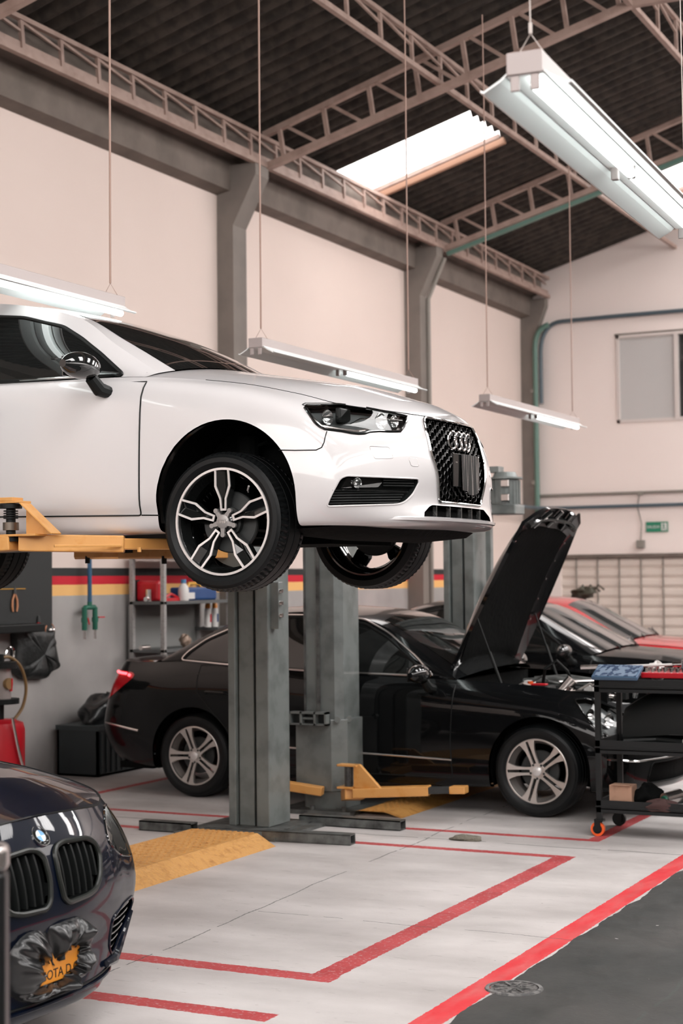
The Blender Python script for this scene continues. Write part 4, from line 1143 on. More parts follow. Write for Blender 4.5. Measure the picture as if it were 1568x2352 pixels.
for k in range(34):
    x=random.uniform(-.5,.52);y=random.uniform(-.58,.5);z=random.uniform(.74,.885);s=random.uniform(.018,.045)
    b=MB()
    if k%3==0:b.box((x-s,y-s,z-s),(x+s,y+s*1.3,z+s*.6))
    elif k%3==1:b.cyl((x,y,z-.05),(x+.02,y,z+.03),s*.7,12)
    else:b.tube([(x,y,z),(x+.08,y+.05,z+.05),(x+.16,y-.03,z+.02),(x+.22,y+.04,z)],.009,6)
    part(b,'engine_part',M[('bplastic','satin','galv','whitep','lampgrey','alloy')[k%6]],eb,smooth=(k%3!=0))
# raised bonnet
hg=V((-.72,0,.96));up=V((.62,0,1.24)).normalized();nr=V((-up.z,0,up.x))  # outer face looks back and up
L=1.36;W0_,W1_=.70,.60
def hp_(t,q,o=0):
    w=W0_+(W1_-W0_)*t**2.2
    e=max(0,1-abs(q)**3)
    bend=.10*math.sin(PI*t*.9)-.06*t**6
    return hg+up*(L*(t-(abs(q)**3)*.10*t**3))+nr*(bend*.9*e**.5+.02*e+o)+V((0,w*q,0))
g=[[hp_(i/24,2*j/24-1) for j in range(25)] for i in range(25)]
v,f,nn=gridsurf(g);k=len(v);b=MB();b.add(v,f);b.add([p-nr*.028 for p in v],[tuple(reversed(q)) for q in f])
ed=[i for i in range(25)]+[i*25+24 for i in range(1,25)]+[24*25+j for j in range(23,-1,-1)]+[i*25 for i in range(23,0,-1)]
b.f+=[(a,c_,c_+k,a+k) for a,c_ in zip(ed,ed[1:]+ed[:1])];b.m+=[0]*len(ed)
hd=b.obj('bonnet',M['black'],R,smooth=True,ang=40)
b=MB();g=[[hp_(.07+.80*i/16,(2*j/16-1)*.84,-.030-.022*(1-abs(2*j/16-1)**8)*(1 if 0<i<16 else 0)-.004*math.sin(i*1.3)*math.cos(j*.9)) for j in range(17)] for i in range(17)]
v,f,_=gridsurf(g);b.add(v,f);b.obj('insulation_mat',M['under'],hd,smooth=True)
b=MB();b.tube([hp_(.93,q/6-1,-.045) for q in range(1,12)],.022,8)
for q in(-.5,0,.5):b.tube([hp_(.88,q,-.04),hp_(.99,q*.8,-.05)],.016,8)
b.obj('bonnet_latch',M['gloss'],hd,smooth=True)
b=MB()
for q in(-.86,.86):
    for i in range(5):b.cyl(hp_(.3+.13*i,q,-.032),hp_(.3+.13*i,q,-.038),.008,8)
b.obj('bonnet_clip',M['satin'],hd)
b=MB();g=[[hp_(t,q,o) for q,o in((.70,-.03),(.98,-.03),(1.06,.03),(.98,.06))] for t in(.9,.95,1.0,1.03)];v,f,_=gridsurf(g);b.add(v,f);b.add([p+nr*.01 for p in v],[tuple(reversed(q)) for q in f])
b.obj('bonnet_corner',M['black'],hd,smooth=True)
for s in(-1,1):
    b=MB();a=V((-.32,s*.60,.82));e=hp_(.34,s*.9,-.04);b.cyl(a,a.lerp(e,.55),.011,10);b.cyl(a.lerp(e,.5),e,.006,8);b.obj('gas_strut',M['bplastic'],R,smooth=True)
# ================================================================ BMW : dark blue, front only in frame
Bm=Car('car','dark navy saloon in the lower left corner with kidney grille and bagged plate','car',(-4.23,4.62,0),BMWC,S_W0,S_W1,S_W2,B_HZ,8,12,5,trunk=(3,S_TZ))
c=Bm;R=c.root
std_car(c,M['navy'],
 [('front_door',[(-.60,1.3),(-.615,.8),(-.63,.5),(-.62,.25),(-1.66,.25),(-1.68,.6),(-1.66,1.3)]),
  ('rear_door',[(-1.665,1.3),(-1.685,.6),(-1.665,.25),(-2.30,.27),(-2.42,.5),(-2.72,.80),(-2.76,1.3)])],
 [(.0,.33,.365),(-2.76,.33,.36)],
 [[(-.83,.955),(-.98,1.07),(-1.2,1.22),(-1.4,1.32),(-1.66,1.36),(-1.70,.975)],
  [(-1.76,.98),(-1.74,1.365),(-2.1,1.37),(-2.5,1.29),(-2.74,1.19),(-2.88,1.09),(-2.93,1.04),(-2.5,1.02)]],M['glass'])
floorpan(c,-3.5,.6,.17,(0,-2.76))
c.hood.obj(c.hood.f0,'bonnet',M['navy'],R)
for sg in(-1,1):MB().tube([V((c.G[u][-1].x,-sg*c.G[u][-1].y,c.G[u][-1].z)) for u in range(8*12,14*12+1)],.004,6).obj('bonnet_seam',M['bplastic'],R)
c.trunk.obj(c.trunk.f0,'boot_lid',M['navy'],R)
# headlamps: outline measured on the lamp the photo shows (the far side)
c.ps=1
hp=[(238,1852),(247,1846),(258,1850),(280,1870),(300,1900),(312,1940),(300,1965),(279,1964),(265,1953),(251,1936),(245,1916),(240,1887)]
def on_far(px,py,sg):
    q=c.trace([(px,py)],'px',sg,0);return q[0] if q else None
for sg,hs in headlight(c,rpoly(hp,6,3),'lampgrey',rim=.005):
    b=MB()
    for px,py,r in((256,1895,.05),(268,1925,.045),(250,1868,.03)):
        q=on_far(px,py,sg)
        if q:bowl(b,q+V((-.03,-.02*sg,0)),(1,.5*sg,.25),r,.04)
    b.obj('reflector_bowl',M['satin'],hs,smooth=True)
    q=on_far(268,1945,sg)
    if q:MB().cyl(q+V((-.07,-.02*sg,-.0)),q+V((-.04,-.03*sg,0)),.018).obj('indicator_lamp',M['yel'],hs)
for sg in(-1,1):
    # kidney
    K=[(.030,.700),(.055,.722),(.10,.731),(.25,.722),(.300,.700),(.312,.655),(.285,.585),(.245,.545),(.19,.533),(.065,.528),(.038,.55),(.026,.62)]
    K=rpoly([(y*sg,z) for y,z in K],.02,3)
    I,c.F=c.body.split(c.F,dens(K,.01),FRONT,lambda p:p.x>.4)
    kg=c.body.obj(I,'kidney_grille',M['under'],R,off=-.05)
    pts=c.trace(dens(K,.015),'front',off=.004);closed_tube(c,pts,.010,'kidney_surround',mat('dark satin surround',(.014,.017,.015),.35,.1),kg,8)
    g=[[p,p+V((-.055,0,0))] for p in pts];v,f,_=gridsurf(g+[g[0]]);MB().add(v,f).obj('grille_recess',M['bplastic'],kg)
    for k in range(6):
        y=(.068+k*.042)*sg;b=MB();zz=[.545+(.715-.545)*t/8 for t in range(9)]
        zz=[z for z in zz if inpoly(y,z,K)]
        L_=[c.trace([(y,z)],'front')[0] for z in zz]
        if len(L_)<2:continue
        g=[[p+V((-.035,-.008,0)),p+V((-.006,-.005,0)),p+V((-.004,.002,0)),p+V((-.008,.007,0)),p+V((-.035,.009,0))] for p in L_];v,f,_=gridsurf(g);b.add(v,f)
        b.obj('grille_slat',M['bplastic'],kg,smooth=True,ang=30)
    # corner intakes
    K=rpoly([(y*sg,z) for y,z in((.43,.40),(.52,.43),(.66,.435),(.74,.40),(.70,.33),(.60,.275),(.47,.255),(.43,.29))],.02,3)
    I,c.F=c.body.split(c.F,dens(K,.015),FRONT,lambda p:p.x>.2)
    kg=c.body.obj(I,'side_intake',M['under'],R,off=-.05)
    pts=c.trace(dens(K,.02),'front',off=.0);closed_tube(c,pts,.006,'intake_rim',M['navy'],kg)
    g=[[p,p+V((-.055,0,0))] for p in pts];v,f,_=gridsurf(g+[g[0]]);MB().add(v,f).obj('intake_recess',M['bplastic'],kg)
    b=MB()
    for k in range(6):
        z=.28+k*.026;q=[(y*sg,z) for y in(.45,.5,.55,.6,.65,.7) if inpoly(y*sg,z,K)]
        if len(q)>1:b.tube([p+V((-.015,0,.004*math.sin(9*p.y))) for p in c.trace(q,'front')],.004,5)
    b.obj('intake_mesh',M['gloss'],kg,smooth=True)
    # sculpted flap below the intake
    q=c.trace([(y*sg,z) for y,z in((.38,.24),(.50,.232),(.62,.25),(.72,.30),(.76,.36))],'front',off=.01)
    MB().tube(q,[.012,.02,.024,.02,.01],8).obj('bumper_flap',M['navy'],R,smooth=True)
q=c.trace([(-.016+0,.764)],'front');h=c.bvh.ray_cast(V((3,0,.765)),V((-1,0,0)));nn=V((.80,0,.60)).normalized()
def disc(cen,nn,r0,r1,h0,h1,a0=0,a1=2*PI,n=32):
    u=V((0,1,0));w=nn.cross(u);b=MB();k=[a0+(a1-a0)*i/n for i in range(n+1)]
    P=lambda r,a,h:cen+(u*math.cos(a)+w*math.sin(a))*r+nn*h
    g=[[P(r0,a,h0),P(r0,a,h1),P(r1,a,h1),P(r1,a,h0)] for a in k];v,f,_=gridsurf(g);b.add(v,f);return b
cen=h[0]+nn*.000
em_=disc(cen,nn,.0375,.041,-.004,.004).obj('emblem',M['chrome'],R,smooth=True,ang=30)
disc(cen,nn,.024,.0375,-.004,.0025).obj('emblem_ring',M['gloss'],em_)
disc(cen,nn,.0225,.0245,-.004,.0035).obj('emblem_band',M['chrome'],em_)
for k in range(4):disc(cen,nn,0,.0225,-.004,.003,k*PI/2,(k+1)*PI/2,8).obj('emblem_quarter',M['whiteround'] if k%2 else M['blueroundel'],em_)
for ch,a in(('B',2.25),('M',1.57),('W',.9)):
    w=nn.cross(V((0,1,0)));p=cen+(V((0,1,0))*math.cos(a)+(-w)*math.sin(a))*.0305+nn*.003
    text(ch,.011,M['whiteround'],em_,p,(0,0,0),'emblem_letter',.0004).rotation_euler=Matrix((V((0,1,0)),-w,nn)).transposed().to_euler()
# registration plate and the bin liner tied round it
bx=c.trace([(.0,.35)],'front')[0].x
pl=MB().box((bx+.010,-.165,.265),(bx+.016,.165,.43)).obj('registration_plate',M['plate'],R,bevel=.003)
text('BOGOTA D.C.',.046,M['ink'],pl,(bx+.0165,.01,.293),(PI/2,0,PI/2),'lettering',.0005)
b=MB();b.box((bx+.016,-.07,.335),(bx+.0175,-.05,.40));b.box((bx+.016,.02,.335),(bx+.0175,.04,.40));b.obj('plate_character',M['ink'],pl)
g=[];NA=144;NR=18
out=rpoly([(-.235,.42),(-.18,.475),(.14,.475),(.20,.43),(.235,.33),(.20,.265),(.05,.235),(-.16,.225),(-.235,.28)],.05,6)
inn=rpoly([(-.075,.355),(.01,.318),(.10,.375),(.145,.345),(.125,.30),(.02,.262),(-.055,.268)],.012,6)
def samp(P,n):
    P=[V(p) for p in P];Ls=[0]
    for i in range(len(P)):Ls.append(Ls[-1]+(P[(i+1)%len(P)]-P[i]).length)
    r=[];j=0
    for k in range(n):
        d=Ls[-1]*k/n
        while Ls[j+1]<d:j+=1
        r.append(P[j].lerp(P[(j+1)%len(P)],(d-Ls[j])/(Ls[j+1]-Ls[j])))
    return r
def alig(P,cc): 
    k=min(range(len(P)),key=lambda i:abs(math.atan2(P[i].y-cc[1],P[i].x-cc[0])-PI*.99));return P[k:]+P[:k]
so=alig(samp(out,NA),(0,.33));si=alig(samp(inn,NA),(.03,.315))
if (so[5].y-so[0].y)*(si[5].y-si[0].y)<0: si=[si[0]]+si[:0:-1]
random.seed(11);ph=[random.uniform(0,6.28) for _ in range(NA)];jit=[random.uniform(.6,1.3) for _ in range(NA)]
for i in range(NA):
    row=[]
    for k in range(NR+1):
        t=k/NR;p=so[i].lerp(si[i],t)
        puff=.045*math.sin(PI*min(t*1.15,1))**.7+.018
        th=2*PI*i/NA;w=math.sin(PI*t)
        fold=.013*math.sin(7*th+1.5*t+1)*(.35+w)+.009*math.sin(13*th-2.5*t)*(.3+t)+.005*math.sin(23*th+3*t+2)*(.2+t)+.0035*math.sin(37*th+4*t)
        puff*=1+.25*math.sin(3*th+.7)
        row.append(V((bx+puff+(fold if k else -.03),p.x+.006*math.sin(11*th+6*t)*w,p.y+.006*math.sin(9*th+5*t)*w)))
    g.append(row)
v,f,_=gridsurf(g,True);b=MB();b.add(v,f);o=b.obj('plate_bag',M['bag'],R,smooth=True,ang=180)
sm=o.modifiers.new('s','SUBSURF');sm.levels=1;sm.render_levels=1
# splitter and lip line
MB().tube([p+V((.006,0,0)) for p in c.trace(dens([(-.66,.20),(.66,.20)],.05,False),'front')],.007,6).obj('front_lip',M['navy'],R,smooth=True)
q=c.trace([(.0,.50)],'front')
MB().tube([p for p in c.trace(dens([(-.62,.225),(-.3,.215),(.3,.215),(.62,.225)],.05,False),'front',off=.002)],.004,6).obj('lip_seam',M['bplastic'],R)
c.body.obj(c.F,'body_shell',M['navy'],R,th=.018)
mirror_part(c,-.80,.86,.90,M['navy'],M['bplastic'])
for x in(0,-2.76):
    wheel(R,(x,-.872,.317),False,'merc',.317,.222,.225,False);wheel(R,(x,.872,.317),True,'merc',.317,.222,.225,False)
# ================================================================ two cars farther back
def back_car(lab,loc,paint,glass,nu=5):
    c=Car('car',lab,'car',loc,SED,S_W0,S_W1,S_W2,S_HZ,8,nu,4,trunk=(3,S_TZ));R=c.root;c.gl=M['glassg']
    std_car(c,paint,[('front_door',[(-.60,1.3),(-.615,.8),(-.63,.5),(-.62,.25),(-1.66,.25),(-1.68,.6),(-1.66,1.3)])],
     [(.02,.33,.365),(-2.76,.33,.36)],
     [[(-.83,.955),(-.98,1.07),(-1.2,1.22),(-1.4,1.32),(-1.66,1.36),(-1.70,.975)],[(-1.76,.98),(-1.74,1.365),(-2.1,1.37),(-2.5,1.29),(-2.74,1.19),(-2.88,1.09),(-2.93,1.04),(-2.5,1.02)]],M['glass'])
    floorpan(c,-3.5,.6,.19,(0,-2.76))
    c.hood.obj(c.hood.f0,'bonnet',paint,R);c.trunk.obj(c.trunk.f0,'boot_lid',paint,R)
    for sg in(-1,1):
        P=rpoly([(sg*.50,.74),(sg*.80,.78),(sg*.82,.66),(sg*.55,.60)],.03,3)
        I,c.F=c.body.split(c.F,dens(P,.03),FRONT,lambda p:p.x>.2);c.body.obj(I,'headlight',M['lampgrey'],R,off=.002)
        MB().tube([V((c.G[u][-1].x,-sg*c.G[u][-1].y,c.G[u][-1].z)) for u in range(8*nu,14*nu+1)],.004,5).obj('bonnet_seam',M['bplastic'],R)
    c.body.obj(c.F,'body_shell',paint,R,th=.018)
    mirror_part(c,-.80,.86,.90,M['gloss'],M['bplastic'])
    b=MB()
    for y in(-.35,.25):b.tube([(-.48,y,.985),(-.62,y+.25,1.045),(-.68,y+.45,1.06)],.008,5)
    b.obj('wiper',M['bplastic'],R)
    for x in(0,-2.76):
        wheel(R,(x,-.862,.317),False,'merc',.317,.222,.225,False);wheel(R,(x,.862,.317),True,'merc',.317,.222,.225,False)
    return c
back_car('glossy black car parked between the open-bonnet saloon and the red car',(-3.92,15.1,0),M['black'],M['glass'])
back_car('red car farthest back by the end wall, mostly hidden',(-4.48,17.9,0),M['red'],M['glass'])
# ================================================================ lifts
def lift_post(t,x0,x1,y0,y1,h,open_side=-1,m='steel'):
    """rolled C column with a slot; three visible strips on the face"""
    w=x1-x0
    MB().box((x0,y0,.03),(x0+.055,y1,h)).obj('post_channel',M[m],t,bevel=.006)
    MB().box((x0+.066,y0+.03,.03),(x0+w*.58,y1-.02,h-.02)).obj('post_core',M[m],t,bevel=.004)
    MB().box((x1-w*.32,y0,.03),(x1,y1,h)).obj('post_channel',M[m],t,bevel=.008)
    MB().box((x0+.05,y0+.16,.03),(x1-w*.32,y1-.04,h-.04)).obj('post_slot',M['under'],t)
    MB().box((x0-.12,y0-.12,0),(x1+.12,y1+.12,.03)).obj('base_plate',M['galv'],t)
def channel(t,a,b,w=.09,h=.065,name='base_beam'):
    a=V(a);b=V(b);d=(b-a).normalized();s=V((-d.y,d.x,0));q=MB();th=.008
    for lo,hi,z0,z1 in((-w/2,w/2,h-th,h),(-w/2,-w/2+th,0,h),(w/2-th,w/2,0,h),(-w/2,w/2,0,.006)):
        p=[a+s*lo,a+s*hi,b+s*hi,b+s*lo];q.add([V((v.x,v.y,z0)) for v in p]+[V((v.x,v.y,z1)) for v in p],[(3,2,1,0),(4,5,6,7),(0,1,5,4),(1,2,6,5),(2,3,7,6),(3,0,4,7)])
    return q.obj(name,M['galv'],t)
L1=thing('car_lift','two-post lift with orange arms holding up the white car','car lift',(0,0,0))
lift_post(L1,-5.477,-5.168,9.33,9.62,2.75)
MB().box((-5.168,9.36,1.33),(-5.105,9.42,1.64)).obj('lock_bracket',M['steel'],L1,bevel=.003)
b=MB()
for z in(1.42,1.50,1.58):b.cyl((-5.105,9.38,z),(-5.085,9.38,z),.015,8)
b.obj('lock_bolt',M['satin'],L1)
# worn paint patch of the core strip
b=MB()
b.box((-5.405,9.362,.25),(-5.30,9.366,.80));b.obj('worn_patch',mat('chipped paint',(.16,.17,.17),.5,noise=(9,(.45,.45,.44),.52,.58),bump=(20,.5,.003)),L1)
channel(L1,(-6.02,9.12,0),(-5.62,9.12,0));channel(L1,(-5.05,9.05,0),(-4.45,9.10,0));channel(L1,(-5.15,9.75,0),(-4.40,9.75,0))
MB().box((-5.7,9.0,0),(-4.95,9.8,.022)).obj('floor_plate',M['galv'],L1)
lift_post(L1,-5.48,-5.17,5.60,5.86,2.75);
MB().box((-5.52,9.02,1.70),(-5.12,9.33,2.35)).obj('carriage',M['steel'],L1,bevel=.01)
MB().box((-5.52,5.86,1.70),(-5.12,5.97,2.35)).obj('carriage',M['steel'],L1,bevel=.01)
# near arm
PA=on(45,1247,'y',5.98);PB=on(286,1250,'y',6.22);PC=on(440,1250,'y',6.62)
def arm(t,a,b,w,h,m='orange',name='lift_arm',bev=.006): return MB().bar(a,b,w,h).obj(name,M[m],t,bevel=bev)
a1=arm(L1,PA,PB,.10,.078);arm(L1,PA.lerp(PB,.95),PC,.075,.052,name='arm_extension')
a=on(128,1254,'y',5.93);e=on(282,1253,'y',6.17);MB().bar(a+V((.0,-.012,0)),e+V((0,-.012,0)),.012,.012).obj('arm_rib',M['orange'],a1,bevel=.002)
b=MB();p=on(320,1262,'y',6.25);b.cyl(p+V((0,0,.01)),p-V((0,0,.012)),.010,6);b.obj('arm_bolt',M['orange'],a1)
b=MB().prism([(0,0),(.0,.165),(-.165,.165),(-.165,.158),(-.005,.158)],lambda x,z,d:(x,d,z),0,.001)
# gusset bracket: vertical triangle with a flange, pin column inside
q=on(49,1228,'y',5.95);b=MB()
b.prism([(0,0),(0,.145),(.012,.145),(.178,0)],lambda x,z,d:(q.x+x,q.y+d,q.z+z),.035,.047)
b.bar(q+V((0,.02,.148)),q+V((.18,.02,.0)),.075,.008)
b.box((q.x-.22,q.y-.02,q.z+.145),(q.x+.01,q.y+.06,q.z+.155));b.box((q.x-.22,q.y-.02,q.z+.155),(q.x-.035,q.y+.06,q.z+.172))
b.box((q.x-.22,q.y-.03,q.z-.008),(q.x+.10,q.y+.06,q.z+.002))
b.obj('arm_bracket',M['orange'],L1,bevel=.002)
b=MB();cx,cy,cz=q.x-.075,q.y+.02,q.z
b.cyl((cx,cy,cz-.02),(cx,cy,cz+.145),.022,16);b.cyl((cx,cy,cz+.122),(cx,cy,cz+.142),.052,24);b.cyl((cx,cy,cz-.03),(cx,cy,cz-.012),.050,24)
for k in range(4):b.cyl((cx,cy,cz+.075+k*.011),(cx,cy,cz+.080+k*.011),.034,20)
b.obj('locking_spring',M['bplastic'],L1,smooth=True)
b=MB().cyl((cx,cy,cz+.022),(cx,cy,cz+.058),.037,24);b.obj('locking_collar',mat('oily steel',(.20,.17,.14),.3,.8),L1,smooth=True)
arm(L1,(-5.32,5.93,1.80),PA+V((-.02,0,0)),.12,.07)
# far arm seen below the sill
PA=on(182,1273,'y',8.05);PB=on(290,1271,'y',8.0);PC=on(420,1270,'y',7.75)
arm(L1,PA,PB,.10,.045,name='lift_arm');arm(L1,PB,PC,.12,.06,name='lift_arm')
arm(L1,(-5.32,9.1,1.83),PA,.12,.06)
for px in(201,377):
    p=on(px,1277,'y',8.0 if px<300 else 7.75);MB().cyl(p,p-V((0,0,.045)),.015,10).obj('arm_pin',M['bplastic'],L1)
for x,y in((-5.0,6.62),(-3.95,6.62),(-5.3,7.9),(-4.1,7.62)):
    MB().cyl((x,y,1.82),(x,y,1.885),.05,18).obj('lift_pad',M['rubber'],L1)
L2=thing('car_lift','grey two-post lift straddling the black saloon, arms lowered to the floor','car lift',(0,0,0))
for y0,y1,fl in((10.28,10.58,1),(12.72,13.02,0)):
    if fl:
        b=MB();x0,x1=-5.42,-5.11
        b.prism([(x0,y0+.03),(x0+.03,y0),(x1-.05,y0),(x1,y0+.05),(x1,y1),(x0,y1)],lambda x,y,d:(x,y,d),.03,2.75);b.obj('lift_post',M['steel'],L2)
        b=MB();b.box((x0+.125,y0-.012,.7),(x0+.15,y0,2.7));b.box((x0+.02,y0-.008,.7),(x0+.035,y0+.0,2.7));b.obj('post_rib',M['galv'],L2)
        b=MB();b.prism([(-5.465,10.26),(-5.18,10.26),(-5.085,10.33),(-5.085,10.6),(-5.465,10.6)],lambda x,y,d:(x,y,d),.15,.66);b.obj('carriage',M['steel'],L2,bevel=.006)
        b=MB()
        for xa,xb in((-5.49,-5.475),(-5.40,-5.385),(-5.29,-5.275),(-5.205,-5.19)):b.box((xa,10.20,.62),(xb,10.26,.715))
        b.box((-5.49,10.20,.70),(-5.19,10.26,.715));b.box((-5.49,10.20,.62),(-5.19,10.26,.632));b.box((-5.385,10.215,.66),(-5.29,10.26,.675));b.obj('carriage_bracket',M['steel'],L2)
        MB().box((-5.48,10.255,.62),(-5.19,10.262,.71)).obj('bracket_back',M['steeld'],L2)
        b=MB()
        for z in(.20,.66):
            for x,y in((-5.14,10.28),(-5.09,10.36)):b.cyl((x,y+.01,z),(x+.01,y-.02,z),.022,12)
        b.obj('carriage_bolt',M['steel'],L2)
        MB().box((-5.56,10.14,0),(-4.98,10.72,.03)).obj('base_plate',M['galv'],L2)
        b=MB()
        for x in(-5.5,-5.3,-5.05):b.cyl((x,10.19,.03),(x,10.19,.06),.018,6)
        b.obj('anchor_bolt',M['galv'],L2)
    else:
        lift_post(L2,-5.335,-5.053,y0,y1,2.75)
        MB().box((-5.37,12.6,.15),(-5.02,12.72,.66)).obj('carriage',M['steel'],L2)
arm(L2,(-4.93,10.12,.174),(-4.40,10.20,.205),.11,.065);arm(L2,(-4.42,10.2,.205),(-4.25,10.22,.215),.08,.045,'steeld','arm_extension');arm(L2,(-4.25,10.22,.216),(-4.14,10.23,.22),.10,.05,name='arm_tip')
b=MB();b.prism([(-4.93,.21),(-4.93,.37),(-4.88,.37),(-4.72,.21)],lambda x,z,d:(x,10.10+d,z),0,.03);b.box((-5.05,10.08,.355),(-4.90,10.16,.37));b.box((-5.05,10.08,.20),(-4.93,10.2,.215));b.obj('arm_bracket',M['orange'],L2,bevel=.003)
MB().cyl((-4.98,10.13,.17),(-4.98,10.13,.36),.03,14).obj('locking_spring',M['galv'],L2)
arm(L2,(-5.22,10.2,.16),(-5.62,10.1,.215),.10,.06);arm(L2,(-5.3,12.6,.16),(-4.4,12.45,.16),.1,.06);arm(L2,(-5.3,12.6,.16),(-6.2,12.45,.16),.1,.06)
arm(L2,(-5.05,10.3,.13),(-4.93,10.12,.17),.14,.08)
# hydraulic power unit on the far post
b=MB();b.cyl((-4.83,12.9,2.27),(-4.83,12.9,2.49),.118,32)
for k in range(20):
    a=2*PI*k/20;b.bar((-4.83+.118*math.cos(a),12.9+.118*math.sin(a),2.28),(-4.83+.118*math.cos(a),12.9+.118*math.sin(a),2.48),.010,.02)
b.obj('electric_motor',M['steel'],L2)
b=MB();b.cyl((-4.83,12.9,2.49),(-4.83,12.9,2.505),.15,24);b.cyl((-4.83,12.9,2.505),(-4.83,12.9,2.55),.11,24,.09);b.box((-4.97,12.82,2.55),(-4.86,12.95,2.60));b.obj('motor_cap',M['steel'],L2)
for z in(2.30,2.42):MB().box((-4.82,12.765,z),(-4.75,12.80,z+.06)).obj('terminal_box',M['satin'],L2,bevel=.005)
MB().box((-4.95,12.78,2.19),(-4.70,13.02,2.27)).obj('pump_block',M['steel'],L2,bevel=.01)
MB().box((-5.0,12.86,.03),(-4.955,12.92,2.25)).obj('hydraulic_riser',M['steel'],L2)
b=MB();b.box((-5.02,12.96,1.18),(-4.84,13.14,1.60));b.cyl((-4.93,13.05,1.60),(-4.93,13.05,1.64),.09,24,.06);b.obj('oil_reservoir',mat('pale grey tank',(.26,.28,.28),.4),L2,bevel=.02)
# floor covers between the posts
def cover(lab,x0,x1,y0,y1,z,end=.25):
    t=thing('cable_cover',lab,'floor ramp')
    s=.13;b=MB();n=24
    pr=lambda y,k:[V((x0,y,0)),V((x0+s,y,z*k)),V((x1-s*1.0,y,z*k)),V((x1,y,0))]
    g=[pr(y0,1)]+[pr(y0+(y1-end-y0)*i/n,1) for i in range(1,n+1)]
    g.append([V((x0,y1-end*.2,0)),V((x0+s,y1,.02)),V((x1-s*2,y1,.02)),V((x1,y1-end,0))])
    v,f,_=gridsurf(g);b.add(v,f)   # raised tread marks follow
    random.seed(5);k=0
    y=y0+.03
    while y<y1-end:
        x=x0+s+.02+(.02 if k%2 else 0)
        while x<x1-s-.02:
            a=PI/4*(1 if (k%2) else -1);c_,s_=math.cos(a)*.011,math.sin(a)*.011
            b.bar((x-c_,y-s_,z),(x+c_,y+s_,z),.005,.005);x+=.04
        y+=.04;k+=1
    b.obj('cover_plate',M['yramp'],t);return t
cover('yellow steel ramp plate on the floor in front of the near lift post',-5.60,-4.86,5.9,9.10,.075)
cover('orange yellow floor cover half under the black saloon',-5.08,-4.62,10.22,12.55,.035)
# ================================================================ tool cart
T=thing('tool_cart','black three-tier tool cart on casters in front of the open bonnet','cart',(-3.16,10.0,0))
W_,D_=.88,.50
for x in(0,W_-.035):
    for y in(0,D_-.03):MB().box((x,y,.105),(x+.035,y+.03,1.0)).obj('cart_leg',M['cart'],T,bevel=.003)
for z0,z1 in((.915,1.0),(.525,.61),(.15,.23)):
    b=MB();b.box((.0,.0,z0),(W_,.012,z1));b.box((0,D_-.012,z0),(W_,D_,z1));b.box((0,0,z0),(.012,D_,z1));b.box((W_-.012,0,z0),(W_,D_,z1));b.box((0,0,z0+.02),(W_,D_,z0+.03))
    b.box((-.004,-.004,z0+.035),(W_+.004,.0,z0+.045));b.obj('shelf_tray',M['cart'],T,bevel=.004)
for x in(.0175,W_-.02):
    for y in(.015,D_-.015):
        b=MB();b.box((x-.03,y-.025,.095),(x+.03,y+.025,.108));b.box((x-.03,y-.022,.03),(x+.01,y-.017,.1));b.box((x-.03,y+.017,.03),(x+.01,y+.022,.1));cs=b.obj('caster_fork',M['bplastic'],T)
        b=MB();b.lathe([(.030,-.012),(.045,-.012),(.045,.012),(.030,.012)],(x-.012,y,.045),n=28,close=True);b.obj('caster_tyre',M['orangew'] if y<.1 else M['bplastic'],cs,smooth=True,ang=30)
        MB().cyl((x-.012,y-.014,.045),(x-.012,y+.014,.045),.030,20).obj('caster_hub',M['bplastic'],cs)
def put(name,lab,cat,b,m,group=None,**k):
    o=b.obj(name,m if not isinstance(m,str) else M[m],None,**k);tag(o,lab,cat,group);return o
t=thing('socket_case','open blue socket set case tilted on the cart top left corner','tool case',(-3.17,10.0,1.0));t.rotation_euler=(.42,0,0)
MB().box((0,-.02,.0),(.30,.15,.028)).obj('case_tray',M['sblue'],t,bevel=.006)
b=MB();b.box((.01,-.012,.028),(.29,.142,.031));b.obj('foam_insert',mat('steel blue insert',(.17,.23,.31),.5,noise=(28,(.03,.055,.11),.5,.54)),t)
random.seed(9)
t=thing('socket_tray','red tray of chrome sockets on top of the cart','tool tray',(-2.90,10.16,1.0))
MB().box((0,0,0),(.50,.2,.035)).obj('tray_base',M['redp'],t,bevel=.006)
for i in range(12):
    for j in range(2):MB().cyl((.03+i*.04,.05+j*.09,.035),(.03+i*.04,.05+j*.09,.06+.01*random.random()),.014,10).obj('socket',M['chrome'],t,smooth=True)
for i in range(9):
    o=MB().cyl((-3.06+i*.022,10.20,1.0),(-3.06+i*.022,10.20,1.038),.009,8).obj('loose_socket',M['chrome'],None,smooth=True);tag(o,'small chrome socket standing in the row behind the blue case','socket','loose sockets on the cart')
t=thing('breaker_bar','long silver breaker bar lying across the cart top','tool')
MB().tube([(-3.30,10.20,1.060),(-2.70,10.24,1.085)],.009,10).obj('bar_shaft',M['whitep'],t,smooth=True)
MB().tube([(-3.31,10.20,1.060),(-3.17,10.21,1.066)],.015,10).obj('bar_grip',M['satin'],t,smooth=True)
b=MB();b.cyl((-2.71,10.24,1.085),(-2.62,10.245,1.09),.017,12);b.cyl((-2.64,10.24,1.06),(-2.64,10.24,1.115),.017,12);b.obj('bar_head',M['chrome'],t,smooth=True)
